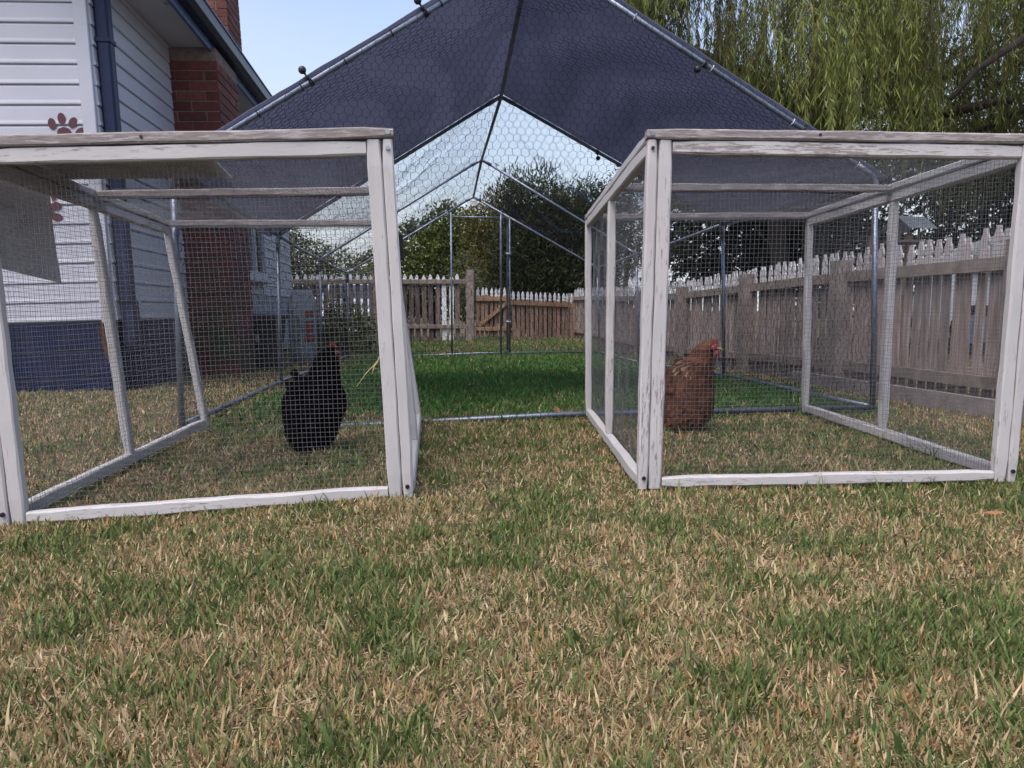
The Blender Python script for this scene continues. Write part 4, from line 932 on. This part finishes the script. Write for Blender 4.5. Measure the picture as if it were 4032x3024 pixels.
# ------------------------------------------------------------------ hens
def hen(name, label, loc, k, x0, y0, slices, depth, cols, seed, feats):
    """body lofted from level slices of the bird's outline; slices: (y, left, right) in outline units, k metres each"""
    r = np.random.default_rng(seed); root = thing(name, label, 'hen', None, loc)
    S = sorted([((y0 - y) * k, (a - x0) * k, (b - x0) * k) for y, a, b in slices]); zz = np.array([s[0] for s in S]); n = 28; NR = 46
    zi = np.linspace(zz[0], zz[-1], NR); sm_ = lambda v: np.convolve(np.pad(v, 2, 'edge'), [.1, .2, .4, .2, .1], 'valid')
    xl = sm_(np.interp(zi, zz, [s[1] for s in S])); xr = sm_(np.interp(zi, zz, [s[2] for s in S]))
    dep = np.interp(zi, [d[0] for d in depth], [d[1] for d in depth]); cy = np.interp(zi, [d[0] for d in depth], [d[2] for d in depth])
    V = []; a = np.linspace(0, 2 * math.pi, n, endpoint=False)
    def surf(i, t):
        cx, rx = (xl[i] + xr[i]) / 2, (xr[i] - xl[i]) / 2
        e = .9; ca, sa = np.cos(t), np.sin(t)
        return np.array((cx + rx * np.sign(ca) * abs(ca) ** e, cy[i] + dep[i] * np.sign(sa) * abs(sa) ** e, zi[i]))
    for i in range(NR):
        for t in a: V.append(surf(i, t))
    V.append(((xl[0] + xr[0]) / 2, cy[0], zi[0] - .006)); V.append(((xl[-1] + xr[-1]) / 2, cy[-1], zi[-1] + .004))
    F = []
    for i in range(NR - 1):
        for j in range(n): q = (j + 1) % n; F.append((i * n + j, i * n + q, i * n + n + q, i * n + n + j))
    K = NR * n
    for j in range(n): q = (j + 1) % n; F.append((q, j, K)); F.append(((NR - 1) * n + j, (NR - 1) * n + q, K + 1))
    mb = MB(); mb.add(V, F); mb.build('body', cols['skin'], root, True)
    # plumage: overlapping feathers laid down the body
    NF = 2300; fi = r.uniform(1, NR - 4.5, NF); ft = r.uniform(0, 2 * math.pi, NF); ft = ft; P = []; Fv = []; C = []; cnt = 0
    hz = zi[-1]
    for i_, t in zip(fi, ft):
        i = int(i_); p = surf(i, t); c = np.array(((xl[i] + xr[i]) / 2, cy[i], zi[i])); nrm = p - c; nrm[2] = 0; nrm /= max(np.linalg.norm(nrm), 1e-6)
        up_ = surf(min(i + 2, NR - 1), t) - p; up_ /= np.linalg.norm(up_)
        body = zi[i] < feats['neck_z']
        d = -up_ + np.array((-.55 if body else -.05, 0, 0)) + r.normal(0, .14, 3); d -= nrm * (d @ nrm) * .8; d /= np.linalg.norm(d)
        sd = np.cross(nrm, d); sd /= np.linalg.norm(sd)
        nr = np.cross(d, sd); nr = nr if nr @ nrm > 0 else -nr
        L = (r.uniform(.026, .040) * feats.get('fl', 1) if body else r.uniform(.018, .030)) * (1 if zi[i] < hz - .05 else .6); w = L * (.42 if body else .26)
        b = p - nrm * .002; lift = r.uniform(.003, .008)
        pts = [b - sd * w * .3, b + sd * w * .3, b + d * L * .55 + sd * w * .5 + nr * lift, b + d * L * .9 + sd * w * .3 + nr * lift * .9, b + d * L * 1.02 + nr * lift * .6, b + d * L * .9 - sd * w * .3 + nr * lift * .9, b + d * L * .55 - sd * w * .5 + nr * lift]
        P += pts; o_ = cnt * 7; Fv += [(o_, o_ + 1, o_ + 2, o_ + 6), (o_ + 6, o_ + 2, o_ + 3, o_ + 5), (o_ + 5, o_ + 3, o_ + 4, o_ + 4)]; cnt += 1
        base = np.array(cols['body'] if body else cols['neck']); base2 = np.array(cols['body2'] if body else cols['neck2']); m_ = r.random(); col = base * (1 - m_) + base2 * m_
        if body and 'pale' in cols and abs(p[0] - feats['wing'][0]) < .035 and abs(p[2] - feats['wing'][1]) < .03 and r.random() < .22: col = np.array(cols['pale']) * r.uniform(.6, 1.1)
        if body and r.random() < .12: col = col * .55
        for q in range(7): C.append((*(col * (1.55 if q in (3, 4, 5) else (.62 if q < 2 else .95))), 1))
    tri = []
    for f in Fv:
        tri.append(f[:3]); 
        if f[2] != f[3]: tri.append((f[0], f[2], f[3]))
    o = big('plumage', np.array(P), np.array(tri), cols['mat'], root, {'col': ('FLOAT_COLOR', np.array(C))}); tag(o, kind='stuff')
    # tail feathers
    tb, td, tn, tl, tc_ = feats['tail']
    P, tri, C = [], [], []
    for q in range(tn):
        d = np.array(td, float) + r.normal(0, .20, 3); d /= np.linalg.norm(d); L = tl * r.uniform(.75, 1.1); w = .011
        sd = np.cross(d, (r.normal(0, .4), 1, r.normal(0, .4))); sd /= np.linalg.norm(sd); b = np.array(tb) + r.normal(0, .012, 3); o_ = len(P); cv = np.array((-.25, 0, -.12)) * L
        P += [b - sd * w * .5, b + sd * w * .5, b + d * L * .6 + sd * w, b + d * L * .6 - sd * w, b + d * L * .92 + sd * w * .7 + cv * .4, b + d * L * .92 - sd * w * .7 + cv * .4, b + d * L + cv * .6]
        for t3 in ((0, 1, 2), (0, 2, 3), (3, 2, 4), (3, 4, 5), (5, 4, 6)): tri.append(tuple(o_ + x for x in t3))
        col = np.array(tc_) * r.uniform(.6, 1.15)
        for _ in range(7): C.append((*col, 1))
    big('tail', np.array(P), np.array(tri), cols['mat'], root, {'col': ('FLOAT_COLOR', np.array(C))})
    # head: comb, wattles, beak, eyes
    hx, hy, hzz = feats['head']; f = np.array(feats['face'], float); f /= np.linalg.norm(f); s = np.array((-f[1], f[0], 0)); h = np.array((hx, hy, hzz)); u = np.array((0, 0, 1.))
    cm = MB(); prof_ = [(-.022, -.006), (.016, -.006), (.021, .004), (.012, .009), (.011, .021), (.004, .010), (.000, .025), (-.007, .010), (-.011, .021), (-.016, .006), (-.026, .010)]
    v = [h + u * .018 + f * a_ * feats['comb'] + u * b_ * feats['comb'] + s * sg * .0025 for sg in (-1, 1) for a_, b_ in prof_]; m_ = len(prof_)
    cm.add(v, [tuple(range(m_)), tuple(range(2 * m_ - 1, m_ - 1, -1))] + [(i, (i + 1) % m_, m_ + (i + 1) % m_, m_ + i) for i in range(m_)]); cm.build('comb', cols['red'], root)
    for sg in (-1, 1):
        MB().ball(h + f * .014 - u * .024 + s * sg * .006, .0095, 10, (.8, .6, 1.3)).build('wattle', cols['red'], root, True)
        fc = MB(); fc.ball(h + f * .004 - u * .002 + s * sg * .0155, .0125, 10, (1, .5, .9)); fc.build('face', cols['red'], root, True)
        MB().ball(h + f * .005 + u * .001 + s * sg * .0215, .0034, 8).build('eye', cols['eye'], root, True)
    bk = MB(); bk.tube([h + f * .012 - u * .004, h + f * .027 - u * .006, h + f * .039 - u * .012], [.0075, .0055, .0012], 8); bk.build('beak', cols['beak'], root, True)
    # legs
    for lx, ly in feats['legs']:
        lg = MB(); top_ = np.array((lx, ly, zi[0] + .03)); ft_ = np.array((lx + .004, ly, .006)); lg.tube([top_, lerp(top_, ft_, .5) + (-.004, 0, 0), ft_], [.011, .0055, .0055], 8)
        for an in (-.5, 0, .5, math.pi):
            dd_ = np.array((f[0] * math.cos(an) - f[1] * math.sin(an), f[0] * math.sin(an) + f[1] * math.cos(an), 0)); Ln = .038 if an != math.pi else .018
            lg.tube([ft_, ft_ + dd_ * Ln * .6 + (0, 0, .002), ft_ + dd_ * Ln + (0, 0, -.004)], [.0048, .004, .0015], 6)
        lg.build('leg', cols['legmat'], root, True)
    return root
M['hen_black'] = simple('black_plumage_base', (.002, .0017, .002), .9, 0, .3, 30, 'object', 0, .03); M['hen_brown'] = simple('brown_plumage_base', (.10, .035, .016), .8, 0, .3, 40)
M['comb'] = simple('red_comb', (.22, .018, .02), .5, 0, .2, 60); M['eye'] = simple('hen_eye', (.25, .09, .01), .15); M['beak'] = simple('horn_beak', (.22, .13, .07), .4)
M['leg_dark'] = simple('dark_leg', (.03, .03, .03), .6); M['leg_yel'] = simple('brown_leg', (.24, .15, .08), .6); FE = vcol('feathers', 'col', .6); FB = vcol('black_feathers', 'col', .8); FB.node_tree.nodes['Principled BSDF'].inputs['Specular IOR Level'].default_value = .08
KB = .000318
bs = [(1515, 520, 660), (1490, 450, 700), (1420, 370, 800), (1330, 320, 865), (1240, 312, 890), (1150, 310, 915), (1080, 295, 960), (1010, 280, 980), (930, 298, 978), (850, 350, 945), (790, 400, 918), (730, 520, 910), (690, 560, 903), (650, 580, 900), (600, 600, 896), (550, 625, 893), (500, 650, 890), (460, 680, 892), (420, 720, 885), (395, 765, 870), (385, 800, 850)]
hen('black_hen', 'glossy black hen standing upright inside the left crate', (-.70, 2.62, float(gz(-.7, 2.62)) + .008), KB, 640, 1530, bs,
    [(0, .03, 0), (.03, .06, 0), (.10, .085, 0), (.18, .088, 0), (.24, .065, .0), (.28, .042, .01), (.32, .030, .015), (.35, .026, .018), (.37, .012, .018)],
    dict(skin=M['hen_black'], body=(.0015, .0012, .0015), body2=(.006, .0045, .005), neck=(.0015, .0012, .0015), neck2=(.006, .0045, .005), mat=FB, red=M['comb'], eye=M['eye'], beak=M['leg_dark'], legmat=M['leg_dark']), 5,
    dict(neck_z=.26, wing=(0, .15), tail=((-.058, .0, .205), (-.2, 0, 1), 16, .055, (.004, .0035, .004)), head=(.062, .018, .342), face=(.9, .43, 0), comb=.8, legs=((-.03, -.03), (-.02, .035))))
KR = .000427
bs = [(1008, 800, 1080), (985, 765, 1130), (960, 750, 1170), (900, 735, 1205), (850, 742, 1212), (800, 758, 1212), (740, 780, 1210), (700, 788, 1210), (650, 758, 1210), (600, 762, 1208), (560, 778, 1206), (530, 800, 1204), (500, 840, 1202), (470, 895, 1200), (440, 950, 1197), (420, 970, 1192), (380, 995, 1188), (350, 1010, 1190), (330, 1028, 1195), (300, 1065, 1200), (280, 1095, 1195), (267, 1130, 1180)]
hen('brown_hen', 'red brown hen with red comb standing inside the right crate', (.705, 2.95, float(gz(.7, 2.95)) + .024), KR, 980, 1095, bs,
    [(0.03, .05, 0), (.06, .085, 0), (.12, .095, 0), (.20, .092, 0), (.25, .07, -.01), (.29, .045, -.02), (.32, .033, -.028), (.34, .027, -.03), (.355, .014, -.03)],
    dict(skin=M['hen_brown'], body=(.052, .020, .012), body2=(.115, .048, .027), neck=(.060, .013, .008), neck2=(.10, .026, .013), pale=(.34, .22, .13), mat=FE, red=M['comb'], eye=M['eye'], beak=M['beak'], legmat=M['leg_yel']), 6,
    dict(fl=1.35, neck_z=.275, wing=(-.015, .245), tail=((-.02, .05, .26), (-.2, .15, 1), 6, .035, (.13, .065, .035)), head=(.086, -.052, .325), face=(.80, -.60, 0), comb=.75, legs=((-.04, -.03), (.035, .01))))

# ------------------------------------------------------------------ things by the house and beyond the fences
def wall_pt(t, out, z): # point beside the house's side wall
    c, s = math.cos(HYAW), math.sin(HYAW); return np.array((HO[0] + out * c - t * s, HO[1] + out * s + t * c, z))
M['binblk'] = simple('dark_bin_plastic', (.018, .022, .026), .5, 0, .3, 8); M['binlbl'] = simple('faded_label', (.30, .33, .37), .7)
b0 = wall_pt(2.62, .32, float(gz(-2.55, 7.6)))
bn = thing('plastic_bin', 'dark lidded plastic bin standing beside the brick chimney', 'bin', None, tuple(b0), (0, 0, HYAW))
mb = MB(); mb.add([(-.2, -.2, 0), (.2, -.2, 0), (.2, .22, 0), (-.2, .22, 0), (-.25, -.25, .5), (.25, -.25, .5), (.25, .27, .5), (-.25, .27, .5)], [(0, 3, 2, 1), (4, 5, 6, 7), (0, 1, 5, 4), (1, 2, 6, 5), (2, 3, 7, 6), (3, 0, 4, 7)]); mb.build('body', M['binblk'], bn)
MB().cbox((-.27, -.28, .503), (.27, .29, .56), .015).build('lid', M['binblk'], bn)
MB().cbox((-.12, -.285, .49), (.12, -.262, .515), .004).build('handle', M['binblk'], bn)
MB().add([(-.08, -.2315, .28), (.08, -.2315, .28), (.08, -.2405, .36), (-.08, -.2405, .36)], [(0, 1, 2, 3)]).build('label_patch', M['binlbl'], bn)
s0 = np.array((-2.42, 8.6, float(gz(-2.42, 8.6))))
sk = thing('feed_sack', 'upright white sack with grey oval and red printed blocks beyond the run', 'sack', None, tuple(s0), (0, 0, R(14)))
M['sack'] = simple('white_woven_sack', (.22, .25, .285), .7, 0, .15, 14, 'object', .2); M['sackred'] = simple('red_print', (.17, .04, .03), .7); M['sackgrey'] = simple('grey_print', (.15, .17, .17), .7)
rings = [(.0, .10, .06), (.03, .135, .09), (.2, .15, .10), (.4, .16, .095), (.6, .165, .08), (.72, .15, .05), (.80, .12, .02), (.84, .115, .012)]
v = []; f = []
for z, a_, b_ in rings:
    for q in range(16): t = 2 * math.pi * q / 16; v.append((a_ * math.copysign(abs(math.cos(t)) ** .7, math.cos(t)) + random.uniform(-.004, .004), b_ * math.copysign(abs(math.sin(t)) ** .8, math.sin(t)), z))
for i in range(len(rings) - 1):
    for q in range(16): p = (q + 1) % 16; f.append((i * 16 + q, i * 16 + p, i * 16 + 16 + p, i * 16 + 16 + q))
f.append(tuple(range(15, -1, -1))); f.append(tuple(range(112, 128))); MB().add(v, f).build('bag', M['sack'], sk, True)
def sack_patch(x0, x1, z0, z1, mat, oval=False):
    fy = lambda x, z: -(np.interp(z, [r_[0] for r_ in rings], [r_[2] for r_ in rings]) * (max(0, 1 - (abs(x) / .165) ** 2.4)) ** .42) - .016
    pts = []
    if oval:
        for q in range(16): t = 2 * math.pi * q / 16; x, z = (x0 + x1) / 2 + (x1 - x0) / 2 * math.cos(t), (z0 + z1) / 2 + (z1 - z0) / 2 * math.sin(t); pts.append((x, fy(x, z), z))
    else: pts = [(x, fy(x, z), z) for x, z in ((x0, z0), (x1, z0), (x1, z1), (x0, z1))]
    MB().add(pts, [tuple(range(len(pts)))]).build('print_block', mat, sk)
sack_patch(-.13, -.01, .26, .56, M['sackgrey'], True)
for z0, z1 in ((.25, .33), (.36, .44), (.46, .49), (.54, .60)): sack_patch(.02, .12, z0, z1, M['sackred'])
bush_tree('leafy_shrub', 'low dark green shrub behind the far left corner of the run', (-2.35, 10.4, -.1), [(-2.35, 10.4, .25, .32, .25, .32), (-2.1, 10.35, .12, .25, .2, .22), (-2.6, 10.4, .12, .2, .2, .2)], 1500, .08, .03, M['leaf_mid'], .015, 51, 'shrub', .3, 5, None)
# parked cars
def car(name, label, loc, rot, paint, cat='car'):
    root = thing(name, label, cat, None, loc, rot); w = .86
    side = [(-2.05, .28), (-1.95, .62), (-1.9, .82), (-1.05, .98), (-.45, 1.40), (-.15, 1.47), (1.2, 1.48), (1.75, 1.30), (2.0, .95), (2.08, .6), (2.02, .3)]       # nose towards -y
    v = []; n = len(side)
    for sx in (-1, 1):
        for y, z in side: v.append((sx * (w - (.14 if z > 1.2 else (.02 if z > .9 else 0))), y, z))
    f = [(i, (i + 1) % n, n + (i + 1) % n, n + i) for i in range(n)] + [tuple(range(n - 1, -1, -1)), tuple(range(n, 2 * n))]
    o_ = MB().add(v, f).build('body', paint, root); bv = o_.modifiers.new('round', 'BEVEL'); bv.width = .05; bv.segments = 3
    MB().add([(-.70, -1.0, 1.012), (.70, -1.0, 1.012), (.62, -.50, 1.385), (-.62, -.50, 1.385)], [(0, 1, 2, 3)]).build('windscreen', M['glass'], root)
    for sx in (-1, 1):
        X = sx * .875
        MB().add([(X, -.72, 1.0), (X, .30, 1.0), (sx * .748, .25, 1.37), (sx * .748, -.35, 1.37)], [(0, 1, 2, 3)]).build('side_window', M['glass'], root)
        MB().add([(X, .38, 1.0), (X, 1.55, 1.02), (sx * .748, 1.3, 1.37), (sx * .748, .33, 1.37)], [(0, 1, 2, 3)]).build('side_window', M['glass'], root)
        MB().cbox((sx * .66 - .17, -1.97, .62), (sx * .66 + .17, -1.88, .76), .03).build('headlight', M['lamp'], root)
        MB().cbox((sx * 1.0 - .09, -.62, .98), (sx * 1.0 + .09, -.5, 1.1), .03).build('mirror', paint, root)
        for yy in (-1.3, 1.3):
            wl_ = MB().tube([(sx * .70, yy, .31), (sx * .87, yy, .31)], .31, 20).build('wheel', M['black'], root, False)
            MB().tube([(sx * .86, yy, .31), (sx * .885, yy, .31)], .19, 14).build('rim', M['steel'], wl_, False)
    MB().cbox((-.82, -2.10, .3), (.82, -1.98, .5), .03).build('bumper', M['binblk'], root); MB().cbox((-.45, -2.0, .56), (.45, -1.93, .66), .015).build('grille', M['black'], root)
    MB().cbox((-.19, -2.125, .36), (.19, -2.104, .46), .004).build('number_plate', M['zipw'], root)
    return root
M['lamp'] = simple('headlight_glass', (.7, .72, .75), .1, 0, .1, 4, 'object', 0, .8)
M['silver'] = simple('silver_car_paint', (.42, .45, .50), .25, .4, .06, 2, 'object', 0, .6); M['whitecar'] = simple('white_car_paint', (.6, .62, .66), .25, 0, .05, 2, 'object', 0, .6)
car('parked_car', 'silver car parked facing the tall back fence', (-3.62, 17.9, -.34), (0, 0, R(4)), M['silver'])
car('parked_car', 'white car parked beyond the right fence, glimpsed between pickets', (7.4, 9.2, -.08), (0, 0, R(52)), M['whitecar'])
# bird table and stake behind the right fence
bt = thing('bird_table', 'small grey slatted bird table roof on an orange brown post behind the fence', 'bird table', None, (4.75, 9.0, float(gz(4.7, 9))), (0, 0, R(20)))
MB().cbox((-.03, -.03, 0), (.03, .03, 1.5), .004).build('post', M['rail_new'], bt); MB().cbox((-.22, -.16, 1.38), (.22, .16, 1.41), .004).build('tray', M['rail'], bt)
for sx in (-.17, .15): MB().cbox((sx, -.012, 1.41), (sx + .02, .012, 1.6), .003).build('strut', M['rail'], bt)
for q in range(5):
    for sg in (-1, 1): MB().add([(-.22, sg * (.02 + q * .035), 1.70 - q * .028), (.22, sg * (.02 + q * .035), 1.70 - q * .028), (.22, sg * (.062 + q * .035), 1.663 - q * .028), (-.22, sg * (.062 + q * .035), 1.663 - q * .028), (-.22, sg * (.02 + q * .035), 1.69 - q * .028), (.22, sg * (.02 + q * .035), 1.69 - q * .028), (.22, sg * (.062 + q * .035), 1.653 - q * .028), (-.22, sg * (.062 + q * .035), 1.653 - q * .028)], [(0, 1, 2, 3), (7, 6, 5, 4), (0, 4, 5, 1), (1, 5, 6, 2), (2, 6, 7, 3), (3, 7, 4, 0)]).build('roof_slat', M['house_grey'], bt)
o = MB().cbox((-.03, -.02, 0), (.03, .02, 1.42), .004).build('timber_stake', M['rail_new'], None); o.location = (4.25, 8.9, -.08); tag(o, 'orange brown timber stake standing behind the right fence', 'stake')
# small litter
def stalk(name, label, pts, r_, mat, cat):
    p0 = np.array(pts[0]); o = MB().tube([np.array(p) - p0 for p in pts], r_, 5).build(name, mat, None, True); o.location = tuple(p0); return tag(o, label, cat)
stalk('straw_stalk', 'bent dry straw stalk caught in the front wire of the left crate', [(-.397, 1.882, .283), (-.372, 1.884, .318), (-.352, 1.88, .338), (-.340, 1.882, .353), (-.335, 1.884, .366), (-.343, 1.882, .345), (-.352, 1.878, .334), (-.357, 1.876, .315), (-.349, 1.882, .338)], .0009, M['straw'], 'straw')
def dry_leaf(label, loc, rot, L, w):
    v = []; f = []; N = 6
    for i in range(N + 1):
        t = i / N; ww = w * math.sin(math.pi * (.06 + .9 * t)); v += [(L * (t - .5), -ww, .12 * L * (t - .5) ** 2), (L * (t - .5), 0, -.18 * w + .12 * L * (t - .5) ** 2), (L * (t - .5), ww, .12 * L * (t - .5) ** 2)]
    for i in range(N): f += [(3 * i, 3 * i + 1, 3 * i + 4, 3 * i + 3), (3 * i + 1, 3 * i + 2, 3 * i + 5, 3 * i + 4)]
    o = MB().add(v, f).build('dry_leaf', M['dryleaf'], None, True); o.location = loc; o.rotation_euler = rot; return tag(o, label, 'leaf', 'fallen dry leaves')
dry_leaf('long brown dry leaf lying on the lawn in front of the right crate', (1.115, 1.675, .012), (R(35), 0, R(4)), .05, .0045)
dry_leaf('brown dry leaf standing at the front tube of the run', (.222, 3.43, .008), (R(60), R(42), 0), .07, .009)
dry_leaf('long tan leaf hanging on the side wire of the left crate', (-1.222, 2.22, .385), (R(80), R(82), R(60)), .13, .008)
o = MB().cbox((-.003, -.003, 0.01), (.003, .003, .035), .001).build('red_clip', M['comb'], run, False); o.location = (-.20 - RO[0], 3.33 - RO[1], -.02)
